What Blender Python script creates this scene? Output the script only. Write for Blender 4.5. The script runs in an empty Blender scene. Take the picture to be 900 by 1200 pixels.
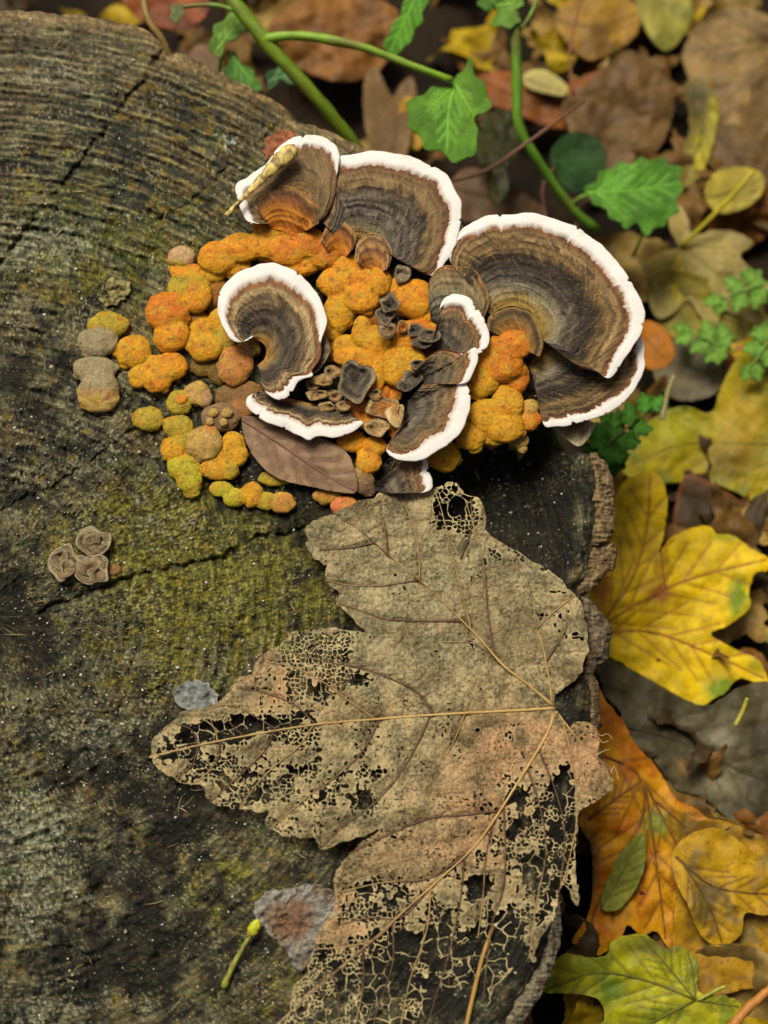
import bpy, math, random
import numpy as np
from mathutils import Vector, Matrix

# ------------------------------------------------------------------ camera, sky, sun, exposure
SC = bpy.context.scene
COL = SC.collection
D = 0.40                      # camera to stump top, metres
TILT = math.radians(13)       # off the vertical
TH = 0.334                    # tangent of half the vertical field of view
ZT = 0.12                     # height of the stump top above the litter
S = D * 2 * TH / 1200.0       # metres per photograph pixel on the stump top

cam_d = bpy.data.cameras.new('camera')
cam = bpy.data.objects.new('camera', cam_d); COL.objects.link(cam)
cam.location = (0, -D * math.sin(TILT), ZT + D * math.cos(TILT))
cam.rotation_euler = (TILT, 0, 0)
cam_d.sensor_fit = 'VERTICAL'; cam_d.sensor_height = 24.0
cam_d.lens = 12.0 / TH
cam_d.clip_start = 0.005; cam_d.clip_end = 200
cam_d.dof.use_dof = True
cam_d.dof.focus_distance = D - 0.003
cam_d.dof.aperture_fstop = 5.6
SC.camera = cam

SUN_EL, SUN_AZ = math.radians(58), math.radians(-28)    # azimuth measured from +Y towards +X
w = bpy.data.worlds.new('World'); SC.world = w; w.use_nodes = True
nt = w.node_tree; nt.nodes.clear()
sky = nt.nodes.new('ShaderNodeTexSky'); sky.sky_type = 'NISHITA'; sky.sun_disc = False
sky.sun_elevation = SUN_EL; sky.sun_rotation = SUN_AZ
sky.air_density = 0.55; sky.dust_density = 10.0; sky.ozone_density = 0.0
bg = nt.nodes.new('ShaderNodeBackground'); bg.inputs[1].default_value = 0.05
wo = nt.nodes.new('ShaderNodeOutputWorld')
nt.links.new(sky.outputs[0], bg.inputs[0]); nt.links.new(bg.outputs[0], wo.inputs[0])

sd = bpy.data.lights.new('sun', 'SUN'); sd.energy = 3.2; sd.angle = math.radians(24); sd.color = (1.0, 0.96, 0.84)
sun = bpy.data.objects.new('sun', sd); COL.objects.link(sun)
sv = Vector((math.sin(SUN_AZ) * math.cos(SUN_EL), math.cos(SUN_AZ) * math.cos(SUN_EL), math.sin(SUN_EL)))
sun.rotation_euler = sv.to_track_quat('Z', 'Y').to_euler(); sun.location = (0, 0, 3)

SC.view_settings.view_transform = 'Standard'; SC.view_settings.look = 'None'
SC.view_settings.exposure = 0.0; SC.view_settings.gamma = 1.0
SC.render.engine = 'CYCLES'; SC.cycles.use_denoising = True
SC.cycles.max_bounces = 5; SC.cycles.transparent_max_bounces = 8

# ------------------------------------------------------------------ maths helpers
rng = np.random.RandomState(7)
random.seed(7)
_ct, _st = math.cos(TILT), math.sin(TILT)
CAM = np.array(cam.location)

def at(px, py, z):
    """world point on the ray of photograph pixel (px,py) at z pixels-units above the stump top"""
    px = np.asarray(px, float); py = np.asarray(py, float); z = np.asarray(z, float)
    cx = (px - 450) / 600 * TH; cy = (600 - py) / 600 * TH
    dx, dy, dz = cx, cy * _ct + _st, cy * _st - _ct
    zz = ZT + z * S
    t = (zz - CAM[2]) / dz
    return np.stack(np.broadcast_arrays(CAM[0] + dx * t, CAM[1] + dy * t, zz), -1)

def ground_z(y):
    """height of the leaf litter in pixel units relative to the stump top"""
    return -(225 + np.clip((np.asarray(y) + 0.13) / 0.36, -0.4, 1.6) * 300)

def at_ground(px, py, off=0.0):
    z = np.full(np.shape(px), -300.0)
    for _ in range(5):
        p = at(px, py, z); z = ground_z(p[..., 1]) + off
    return at(px, py, z)

def lin(c):
    c = np.asarray(c, float) / 255.0
    return np.where(c <= 0.04045, c / 12.92, ((c + 0.055) / 1.055) ** 2.4)

def _hash(ix, iy, seed):
    h = (ix.astype(np.int64) * 374761393 + iy.astype(np.int64) * 668265263 + seed * 974634777) & 0xffffffff
    h = ((h ^ (h >> 13)) * 1274126177) & 0xffffffff
    return (h ^ (h >> 16)) & 0xffffffff

def rnd2(ix, iy, seed):
    return _hash(ix, iy, seed) / 4294967295.0

_GC = np.cos((np.arange(1024) + .5) / 1024 * 2 * np.pi); _GS = np.sin((np.arange(1024) + .5) / 1024 * 2 * np.pi)
def noise(x, y, seed=0):
    x = np.asarray(x, float); y = np.asarray(y, float)
    x, y = np.broadcast_arrays(x, y)
    ix = np.floor(x).astype(np.int64); iy = np.floor(y).astype(np.int64)
    fx = x - ix; fy = y - iy
    u = fx * fx * fx * (fx * (fx * 6 - 15) + 10); v = fy * fy * fy * (fy * (fy * 6 - 15) + 10)
    def g(jx, jy, ax, ay):
        k = _hash(jx, jy, seed) >> 22
        return _GC[k] * ax + _GS[k] * ay
    n00 = g(ix, iy, fx, fy); n10 = g(ix + 1, iy, fx - 1, fy)
    n01 = g(ix, iy + 1, fx, fy - 1); n11 = g(ix + 1, iy + 1, fx - 1, fy - 1)
    return 1.5 * ((n00 * (1 - u) + n10 * u) * (1 - v) + (n01 * (1 - u) + n11 * u) * v)

def fbm(x, y, seed=0, octv=4, gain=0.5):
    a, t, f = 1.0, 0.0, 1.0
    for k in range(octv):
        t = t + a * noise(x * f, y * f, seed + k * 17); a *= gain; f *= 2.03
    return t

def sstep(a, b, x):
    t = np.clip((x - a) / (b - a), 0, 1); return t * t * (3 - 2 * t)

def blob(x, y, cx, cy, rx, ry):
    return np.exp(-(((x - cx) / rx) ** 2 + ((y - cy) / ry) ** 2))

def mixc(a, b, t):
    return a * (1 - t[..., None]) + b * t[..., None]

def seg_dist(x, y, pts):
    """distance to a polyline"""
    best = np.full(np.shape(x), 1e9)
    for (x0, y0), (x1, y1) in zip(pts[:-1], pts[1:]):
        dx, dy = x1 - x0, y1 - y0
        t = np.clip(((x - x0) * dx + (y - y0) * dy) / (dx * dx + dy * dy + 1e-9), 0, 1)
        best = np.minimum(best, np.hypot(x - x0 - t * dx, y - y0 - t * dy))
    return best

def poly_sd(x, y, pts):
    """signed distance to a polygon, positive inside"""
    d = seg_dist(x, y, list(pts) + [pts[0]])
    ins = np.zeros(np.shape(x), bool)
    n = len(pts)
    for k in range(n):
        x0, y0 = pts[k]; x1, y1 = pts[(k + 1) % n]
        if y0 == y1: continue
        c = ((y0 > y) != (y1 > y)) & (x < (x1 - x0) * (y - y0) / (y1 - y0) + x0)
        ins ^= c
    return np.where(ins, d, -d)

def resample(pts, n, closed=False):
    """catmull-rom resampling of rows of any width, by arc length of the first two columns"""
    p = np.asarray(pts, float)
    if len(p) == 1: return np.repeat(p, n, 0)
    if closed: q = np.vstack([p[-1], p, p[0], p[1]])
    else: q = np.vstack([2 * p[0] - p[1], p, 2 * p[-1] - p[-2]])
    out = []
    for k in range(1, len(q) - 2):
        t = np.linspace(0, 1, 16, endpoint=False)[:, None]
        a, b, c, d = q[k - 1], q[k], q[k + 1], q[k + 2]
        out.append(0.5 * (2 * b + (c - a) * t + (2 * a - 5 * b + 4 * c - d) * t ** 2 + (3 * b - a - 3 * c + d) * t ** 3))
    if not closed: out.append(q[-2][None])
    else: out.append(q[1][None])
    o = np.vstack(out)
    L = np.concatenate([[0], np.cumsum(np.hypot(np.diff(o[:, 0]), np.diff(o[:, 1])) + 1e-9)])
    s = np.linspace(0, L[-1], n, endpoint=not closed)
    return np.stack([np.interp(s, L, o[:, k]) for k in range(o.shape[1])], -1)

# ------------------------------------------------------------------ mesh helpers
def tag(o, label=None, cat=None, group=None, kind=None):
    if label: o['label'] = label
    if cat: o['category'] = cat
    if group: o['group'] = group
    if kind: o['kind'] = kind
    return o

def empty(name, loc):
    o = bpy.data.objects.new(name, None); COL.objects.link(o)
    o.location = [float(a) for a in loc]; o.empty_display_size = 0.005
    return o

def make_mesh(name, V, loops, starts, col=None, smooth=True):
    me = bpy.data.meshes.new(name)
    V = np.ascontiguousarray(V, dtype=np.float32)
    me.vertices.add(len(V)); me.vertices.foreach_set('co', V.ravel())
    me.loops.add(len(loops)); me.loops.foreach_set('vertex_index', np.ascontiguousarray(loops, dtype=np.int32))
    me.polygons.add(len(starts)); me.polygons.foreach_set('loop_start', np.ascontiguousarray(starts, dtype=np.int32))
    me.update(calc_edges=True); me.validate()
    if smooth: me.shade_smooth()
    if col is not None:
        a = me.color_attributes.new('Col', 'FLOAT_COLOR', 'POINT')
        c = np.ones((len(V), 4), np.float32); c[:, :3] = col
        a.data.foreach_set('color', c.ravel())
    return me

def put(name, V, loops, starts, mat, parent=None, origin=None, col=None, smooth=True, solid=0.0):
    """world-space vertices -> one mesh object, local to its parent or to its own origin"""
    if parent is not None: o0 = np.array(parent['_o'])
    else: o0 = np.array(origin if origin is not None else V.mean(0))
    me = make_mesh(name, V - o0, loops, starts, col, smooth)
    me.materials.append(mat)
    o = bpy.data.objects.new(name, me); COL.objects.link(o)
    if parent is not None: o.parent = parent
    else: o.location = [float(a) for a in o0]
    o['_o'] = [float(a) for a in o0]
    if solid:
        m = o.modifiers.new('thickness', 'SOLIDIFY'); m.thickness = solid; m.offset = -1
    return o

def root(name, loc, label, cat, group=None):
    o = empty(name, loc); o['_o'] = [float(a) for a in loc]
    return tag(o, label, cat, group)

def grid_faces(nr, nc, wrap=False, off=0):
    r = np.arange(nr - 1)[:, None]; c = np.arange(nc if wrap else nc - 1)[None, :]
    c2 = (c + 1) % nc
    q = np.stack([r * nc + c, r * nc + c2, (r + 1) * nc + c2, (r + 1) * nc + c], -1).reshape(-1, 4) + off
    return q.ravel(), np.arange(len(q)) * 4

def flip(loops):
    return loops.reshape(-1, 4)[:, ::-1].ravel()

def march(F, x0, y0, h):
    """marching squares of field F (rows = y) > 0: 2-D vertices, loops, starts"""
    ny, nx = F.shape
    ins = F > 0
    gid = np.arange(ny * nx).reshape(ny, nx)
    nid = ny * nx
    he = nid + np.arange(ny * (nx - 1)).reshape(ny, nx - 1)                  # between x neighbours
    ve = nid + ny * (nx - 1) + np.arange((ny - 1) * nx).reshape(ny - 1, nx)  # between y neighbours
    X, Y = np.meshgrid(np.arange(nx) * h + x0, np.arange(ny) * h + y0)
    def tcut(a, b):
        t = a / np.where(np.abs(a - b) < 1e-9, 1e-9, a - b); return np.clip(t, 0.02, 0.98)
    th = tcut(F[:, :-1], F[:, 1:]); tv = tcut(F[:-1], F[1:])
    VX = np.concatenate([X.ravel(), (X[:, :-1] + th * h).ravel(), X[:-1].ravel()])
    VY = np.concatenate([Y.ravel(), Y[:, :-1].ravel(), (Y[:-1] + tv * h).ravel()])
    corner = [gid[:-1, :-1], gid[:-1, 1:], gid[1:, 1:], gid[1:, :-1]]
    cin = [ins[:-1, :-1], ins[:-1, 1:], ins[1:, 1:], ins[1:, :-1]]
    edge = [he[:-1], ve[:, 1:], he[1:], ve[:, :-1]]
    case = sum(cin[k].astype(int) << k for k in range(4))
    L, n = [], []
    for cs in range(1, 16):
        m = case == cs
        if not m.any(): continue
        lst = []
        for k in range(4):
            i0 = (cs >> k) & 1; i1 = (cs >> ((k + 1) % 4)) & 1
            if i0: lst.append(corner[k][m])
            if i0 != i1: lst.append(edge[k][m])
        P = np.stack(lst, -1)[:, ::-1]          # y runs down the picture: reverse so faces look up
        L.append(P.ravel()); n.append(np.full(len(P), P.shape[1]))
    loops = np.concatenate(L); cnt = np.concatenate(n)
    starts = np.concatenate([[0], np.cumsum(cnt)[:-1]])
    used, inv = np.unique(loops, return_inverse=True)
    return VX[used], VY[used], inv.astype(np.int32), starts

def tube(name, P, R, mat, parent=None, n=8, col=(90, 90, 40), colfn=None, wob=0.0, seed=0, flat=1.0):
    """tapered tube through world points"""
    P = np.asarray(P, float); R = np.asarray(R, float) * np.ones(len(P))
    T = np.gradient(P, axis=0); T /= np.linalg.norm(T, axis=1)[:, None] + 1e-12
    up = np.array([0.05, 0.03, 1.0]); A = np.cross(T, up); A /= np.linalg.norm(A, axis=1)[:, None] + 1e-9
    B = np.cross(A, T)
    a = np.linspace(0, 2 * np.pi, n, endpoint=False)
    k = np.arange(len(P))[:, None]
    rr = R[:, None] * (1 + wob * noise(k * 0.7 + 0 * a, a[None, :] * 1.3 + seed, seed))
    V = P[:, None] + rr[..., None] * (np.cos(a)[None, :, None] * A[:, None] + flat * np.sin(a)[None, :, None] * B[:, None])
    V = V.reshape(-1, 3)
    loops, starts = grid_faces(len(P), n, True)
    V = np.vstack([V, P[0], P[-1]]); c0, c1 = len(V) - 2, len(V) - 1
    tri = []
    for j in range(n):
        tri += [c0, (j + 1) % n, j, c1, (len(P) - 1) * n + j, (len(P) - 1) * n + (j + 1) % n]
    starts = np.concatenate([starts, len(loops) + np.arange(2 * n) * 3]); loops = np.concatenate([loops, tri])
    if colfn is not None: c = colfn(V)
    else:
        c = lin(col)[None] * (1 + 0.25 * noise(V[:, 0] * 700 + seed, V[:, 1] * 700 + V[:, 2] * 300, seed))[:, None]
    return put(name, V, loops, starts, mat, parent, None if parent is not None else P[0], c)

# ------------------------------------------------------------------ materials (all read the albedo stored per vertex and add grain)
def material(name, rough=0.7, nscale=900, namt=0.25, bscale=900, bstr=0.3, bdist=0.0004, sheen=0.0, transl=0.0, spec=0.4,
             cells=0.0, cellscale=800, coat=0.0, rvar=0.15, bdetail=6):
    m = bpy.data.materials.new(name); m.use_nodes = True
    t = m.node_tree; N = t.nodes; L = t.links; N.clear()
    out = N.new('ShaderNodeOutputMaterial'); b = N.new('ShaderNodeBsdfPrincipled')
    at_ = N.new('ShaderNodeAttribute'); at_.attribute_name = 'Col'
    tc = N.new('ShaderNodeTexCoord')
    n1 = N.new('ShaderNodeTexNoise'); n1.inputs['Scale'].default_value = nscale; n1.inputs['Detail'].default_value = 6
    n1.inputs['Roughness'].default_value = 0.65
    L.new(tc.outputs['Object'], n1.inputs['Vector'])
    mr = N.new('ShaderNodeMapRange'); mr.inputs[1].default_value = 0.25; mr.inputs[2].default_value = 0.75
    mr.inputs[3].default_value = 1 - namt; mr.inputs[4].default_value = 1 + namt
    L.new(n1.outputs[0], mr.inputs[0])
    mul = N.new('ShaderNodeVectorMath'); mul.operation = 'SCALE'
    L.new(at_.outputs['Color'], mul.inputs[0]); L.new(mr.outputs[0], mul.inputs['Scale'])
    L.new(mul.outputs[0], b.inputs['Base Color'])
    n2 = N.new('ShaderNodeTexNoise'); n2.inputs['Scale'].default_value = bscale; n2.inputs['Detail'].default_value = bdetail
    n2.inputs['Roughness'].default_value = 0.6
    L.new(tc.outputs['Object'], n2.inputs['Vector'])
    hsrc = n2.outputs[0]
    if cells:
        v = N.new('ShaderNodeTexVoronoi'); v.feature = 'DISTANCE_TO_EDGE'; v.inputs['Scale'].default_value = cellscale
        L.new(tc.outputs['Object'], v.inputs['Vector'])
        vr = N.new('ShaderNodeMapRange'); vr.inputs[2].default_value = 0.12; vr.inputs[3].default_value = cells; vr.inputs[4].default_value = 0
        L.new(v.outputs['Distance'], vr.inputs[0])
        ad = N.new('ShaderNodeMath'); ad.operation = 'ADD'
        L.new(n2.outputs[0], ad.inputs[0]); L.new(vr.outputs[0], ad.inputs[1]); hsrc = ad.outputs[0]
    bu = N.new('ShaderNodeBump'); bu.inputs['Strength'].default_value = bstr; bu.inputs['Distance'].default_value = bdist
    L.new(hsrc, bu.inputs['Height']); L.new(bu.outputs[0], b.inputs['Normal'])
    rr = N.new('ShaderNodeMapRange'); rr.inputs[1].default_value = 0.3; rr.inputs[2].default_value = 0.7
    rr.inputs[3].default_value = max(0.05, rough - rvar); rr.inputs[4].default_value = min(1, rough + rvar)
    L.new(n2.outputs[0], rr.inputs[0]); L.new(rr.outputs[0], b.inputs['Roughness'])
    b.inputs['Specular IOR Level'].default_value = spec
    b.inputs['Sheen Weight'].default_value = sheen; b.inputs['Sheen Roughness'].default_value = 0.5
    b.inputs['Coat Weight'].default_value = coat; b.inputs['Coat Roughness'].default_value = 0.25
    if transl:
        tr = N.new('ShaderNodeBsdfTranslucent'); mx = N.new('ShaderNodeMixShader'); mx.inputs[0].default_value = transl
        L.new(mul.outputs[0], tr.inputs[0]); L.new(b.outputs[0], mx.inputs[1]); L.new(tr.outputs[0], mx.inputs[2])
        L.new(mx.outputs[0], out.inputs[0])
    else: L.new(b.outputs[0], out.inputs[0])
    return m

M_WOOD = material('damp_weathered_wood', rough=0.66, nscale=1300, namt=0.62, bscale=1300, bstr=0.9, bdist=0.0009, spec=0.32, rvar=0.28)
M_BARK = material('flaky_bark', rough=0.8, nscale=1800, namt=0.45, bscale=1500, bstr=0.8, bdist=0.0008, spec=0.25)
M_SOIL = material('dark_leaf_mould', rough=0.9, nscale=250, namt=0.5, bscale=250, bstr=1.0, bdist=0.004, spec=0.2)
M_CAP = material('felted_cap', rough=0.85, nscale=2600, namt=0.35, bscale=2600, bstr=0.5, bdist=0.0004, sheen=0.15, spec=0.2)
M_RIM = material('white_fungus_flesh', rough=0.75, nscale=1200, namt=0.03, bscale=2200, bstr=0.12, bdist=0.0002, sheen=0.1, spec=0.2)
M_NODULE = material('orange_fungus_flesh', rough=0.66, nscale=1500, namt=0.26, bscale=2300, bstr=0.6, bdist=0.0004, sheen=0.0, spec=0.28)
M_HERO = material('skeletonised_leaf', rough=0.72, nscale=2600, namt=0.3, bscale=2600, bstr=0.5, bdist=0.0003, transl=0.12, spec=0.3, cells=0.5, cellscale=900)
M_VEIN = material('dry_leaf_vein', rough=0.55, nscale=2500, namt=0.25, bscale=3000, bstr=0.3, bdist=0.0002, spec=0.4)
M_LEAF = material('fallen_leaf', rough=0.55, nscale=700, namt=0.16, bscale=1000, bstr=0.4, bdist=0.0004, transl=0.18, spec=0.25, cells=0.25, cellscale=500)
M_GREEN = material('fresh_green_leaf', rough=0.55, nscale=700, namt=0.15, bscale=800, bstr=0.5, bdist=0.0005, transl=0.3, spec=0.2, cells=0.4, cellscale=450)
M_STEM = material('green_stem', rough=0.5, nscale=900, namt=0.18, bscale=1500, bstr=0.2, bdist=0.0003, spec=0.4)
M_CRUMB = material('pale_crumb', rough=0.4, nscale=2000, namt=0.2, bscale=2000, bstr=0.2, spec=0.6)

def add_fibres(m):
    """fine fibres that run with the growth rings, from the polar coordinates stored on the stump"""
    t = m.node_tree; N = t.nodes; L = t.links
    b = next(n for n in N if n.type == 'BSDF_PRINCIPLED'); bu = next(n for n in N if n.type == 'BUMP')
    a = N.new('ShaderNodeAttribute'); a.attribute_name = 'pol'
    mp = N.new('ShaderNodeMapping'); mp.inputs['Scale'].default_value = (30, 3.2, 1)
    L.new(a.outputs['Vector'], mp.inputs['Vector'])
    n = N.new('ShaderNodeTexNoise'); n.inputs['Scale'].default_value = 1.0; n.inputs['Detail'].default_value = 5; n.inputs['Roughness'].default_value = 0.7
    L.new(mp.outputs[0], n.inputs['Vector'])
    r = N.new('ShaderNodeMapRange'); r.inputs[1].default_value = 0.3; r.inputs[2].default_value = 0.7; r.inputs[3].default_value = 0.30; r.inputs[4].default_value = 1.65
    L.new(n.outputs[0], r.inputs[0])
    src = b.inputs['Base Color'].links[0].from_socket
    sc = N.new('ShaderNodeVectorMath'); sc.operation = 'SCALE'
    L.new(src, sc.inputs[0]); L.new(r.outputs[0], sc.inputs['Scale']); L.new(sc.outputs[0], b.inputs['Base Color'])
    hs = bu.inputs['Height'].links[0].from_socket
    ad = N.new('ShaderNodeMath'); ad.operation = 'ADD'
    L.new(hs, ad.inputs[0]); L.new(n.outputs[0], ad.inputs[1]); L.new(ad.outputs[0], bu.inputs['Height'])
add_fibres(M_WOOD)

# ------------------------------------------------------------------ ground
gx = np.concatenate([[-30, -12, -5, -2, -1], np.linspace(-0.6, 0.6, 90), [1, 2, 5, 12, 30]])
X, Y = np.meshgrid(gx, gx)
Zg = ZT + S * (np.clip(ground_z(Y), -760, -120) - 60)
Zg = np.where(np.hypot(X, Y) < 0.9, Zg + 0.006 * fbm(X * 25, Y * 25, 3), Zg)
cg = mixc(lin((26, 19, 12)), lin((48, 36, 22)), sstep(-.4, .5, fbm(X * 60, Y * 60, 5)))
l_, s_ = grid_faces(len(gx), len(gx))
o = put('ground', np.stack([X, Y, Zg], -1).reshape(-1, 3), l_, s_, M_SOIL, None, (0, 0, 0), cg.reshape(-1, 3))
tag(o, 'dark damp soil under the fallen leaves', kind='structure')

# ------------------------------------------------------------------ the stump
CX, CY = -20.0, 720.0
edge_pts = [(60, 15), (120, 22), (160, 30), (186, 46), (196, 66), (208, 60), (250, 82), (300, 106), (334, 126), (338, 140), (380, 152),
            (450, 186), (520, 240), (580, 310), (625, 400), (640, 470), (648, 520), (668, 530), (690, 532), (698, 560), (698, 600),
            (693, 640), (688, 668), (676, 690), (682, 705), (690, 740), (688, 770), (682, 790), (690, 805), (690, 850), (688, 900), (676, 950),
            (660, 1010), (650, 1060), (640, 1110), (618, 1150), (588, 1200), (560, 1270)]
ea = np.array([math.atan2(y - CY, x - CX) for x, y in edge_pts]); er = np.array([math.hypot(x - CX, y - CY) for x, y in edge_pts])
ea = np.concatenate([[-math.pi, -1.75], ea, [1.2, 1.7, math.pi]]); er = np.concatenate([[690, 700], er, [760, 730, 690]])

CRACKS = [([(196, 52), (172, 92), (150, 110), (120, 160), (85, 200), (55, 240), (30, 270), (-5, 315), (-60, 400)], 2.8, 7),
          ([(338, 130), (310, 160), (270, 195), (225, 235), (180, 262)], 1.3, 4),
          ([(30, 268), (90, 278), (130, 292), (175, 330), (200, 345)], 1.8, 6),
          ([(430, 590), (380, 612), (340, 625), (300, 632), (260, 655), (215, 664), (170, 672), (110, 690), (50, 715), (0, 745), (-40, 760)], 3.0, 9),
          ([(160, 500), (130, 520), (100, 545), (60, 570), (20, 590), (-20, 610)], 1.6, 5),
          ([(255, 590), (240, 610), (252, 640)], 2.2, 7),
          ([(0, 830), (60, 840), (130, 835), (200, 800)], 1.5, 4),
          ([(-10, 990), (90, 985), (170, 1000), (250, 1060), (330, 1090)], 1.5, 4),
          ([(150, 1130), (220, 1170), (260, 1220)], 1.6, 5),
          ([(470, 1020), (520, 1060), (600, 1090)], 4, 10),
          ([(540, 560), (560, 640), (540, 720)], 4, 12)]
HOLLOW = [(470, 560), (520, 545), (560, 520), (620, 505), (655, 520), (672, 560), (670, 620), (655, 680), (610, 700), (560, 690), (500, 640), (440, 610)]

def stump_fields(x, y):
    """height in pixel units and colour masks for picture positions on the stump top"""
    wx = x + 2.4 * fbm(x / 45, y / 45, 11, 3); wy = y + 2.4 * fbm(x / 45, y / 45, 12, 3)
    r = np.hypot(wx - CX, wy - CY); a = np.arctan2(wy - CY, wx - CX)
    arc = a * 420
    ring = fbm(r / 11.0, arc / 95.0, 21, 3)                # broken growth rings
    ringp = np.sin(r / 2.15 + 2.0 * fbm(r / 40, arc / 200, 22, 2))
    ringm = sstep(-0.1, 0.5, fbm(x / 120, y / 120, 23, 2) + 0.9 * blob(x, y, 290, 700, 110, 90) + 0.7 * blob(x, y, 170, 170, 170, 110) - 0.5 * blob(x, y, 60, 800, 120, 140))
    ringq = np.sin(r * 0.78 + 0.7 * fbm(x / 90, y / 90, 34, 2)) * (0.55 + 0.6 * noise(r / 14, arc / 34, 35))
    ringqm = np.clip(1.1 * blob(x, y, 150, 160, 210, 150) + 0.25, 0, 1)
    saw = fbm(r / 6.0, arc / 26.0, 24, 3)                  # short chopped strokes
    big = fbm(x / 190, y / 190, 25, 3)
    mid = fbm(x / 42, y / 42, 26, 4)
    fine = fbm(x / 7.5, y / 7.5, 27, 3)
    cr = np.zeros(np.shape(x)); crm = np.zeros(np.shape(x))
    for pts, wd, dp in CRACKS:
        d = seg_dist(wx + 3 * noise(x / 9, y / 9, 31), wy + 3 * noise(x / 9, y / 9, 32), pts)
        k = np.exp(-(d / wd) ** 2) * sstep(-0.35, 0.35, noise(x / 24, y / 24, 33) + 0.15); cr = np.maximum(cr, k * dp); crm = np.maximum(crm, k)
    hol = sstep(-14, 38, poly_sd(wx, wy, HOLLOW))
    pit = blob(x, y, 20, 735, 55, 38) + 0.6 * blob(x, y, 190, 1010, 60, 30) + 0.5 * blob(x, y, 95, 905, 60, 22)
    dash = fbm(r / 7.0, arc / 26.0, 29, 2)
    grit = fbm(x / 3.4, y / 3.4, 30, 2)
    pith = sstep(30, 170, r)
    ring = ring * pith; saw = saw * pith; dash = dash * pith; ringq = ringq * pith
    z = 5.0 * big + 3.2 * mid + (1.5 * ring + 1.5 * saw + 1.9 * dash) * (1 - 0.45 * ringqm) + (1.3 * ringp + 1.0 * ring) * ringm + 1.4 * fine + 0.9 * grit + 1.5 * ringq * ringqm - cr - 62 * hol - 11 * pit
    rough2 = sstep(640, 1000, y) * sstep(420, 100, x)
    z = z + rough2 * (6 * fbm(x / 22, y / 22, 28, 4) - 2)
    return z, dict(ring=ring, ringp=ringp, ringm=ringm, saw=saw, big=big, mid=mid, fine=fine, crm=crm, hol=hol, pit=pit, r=r, arc=arc, ringq=ringq * ringqm, rough2=rough2, dash=dash, grit=grit)

def stump_h(x, y):
    return stump_fields(np.asarray(x, float), np.asarray(y, float))[0]

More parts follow.
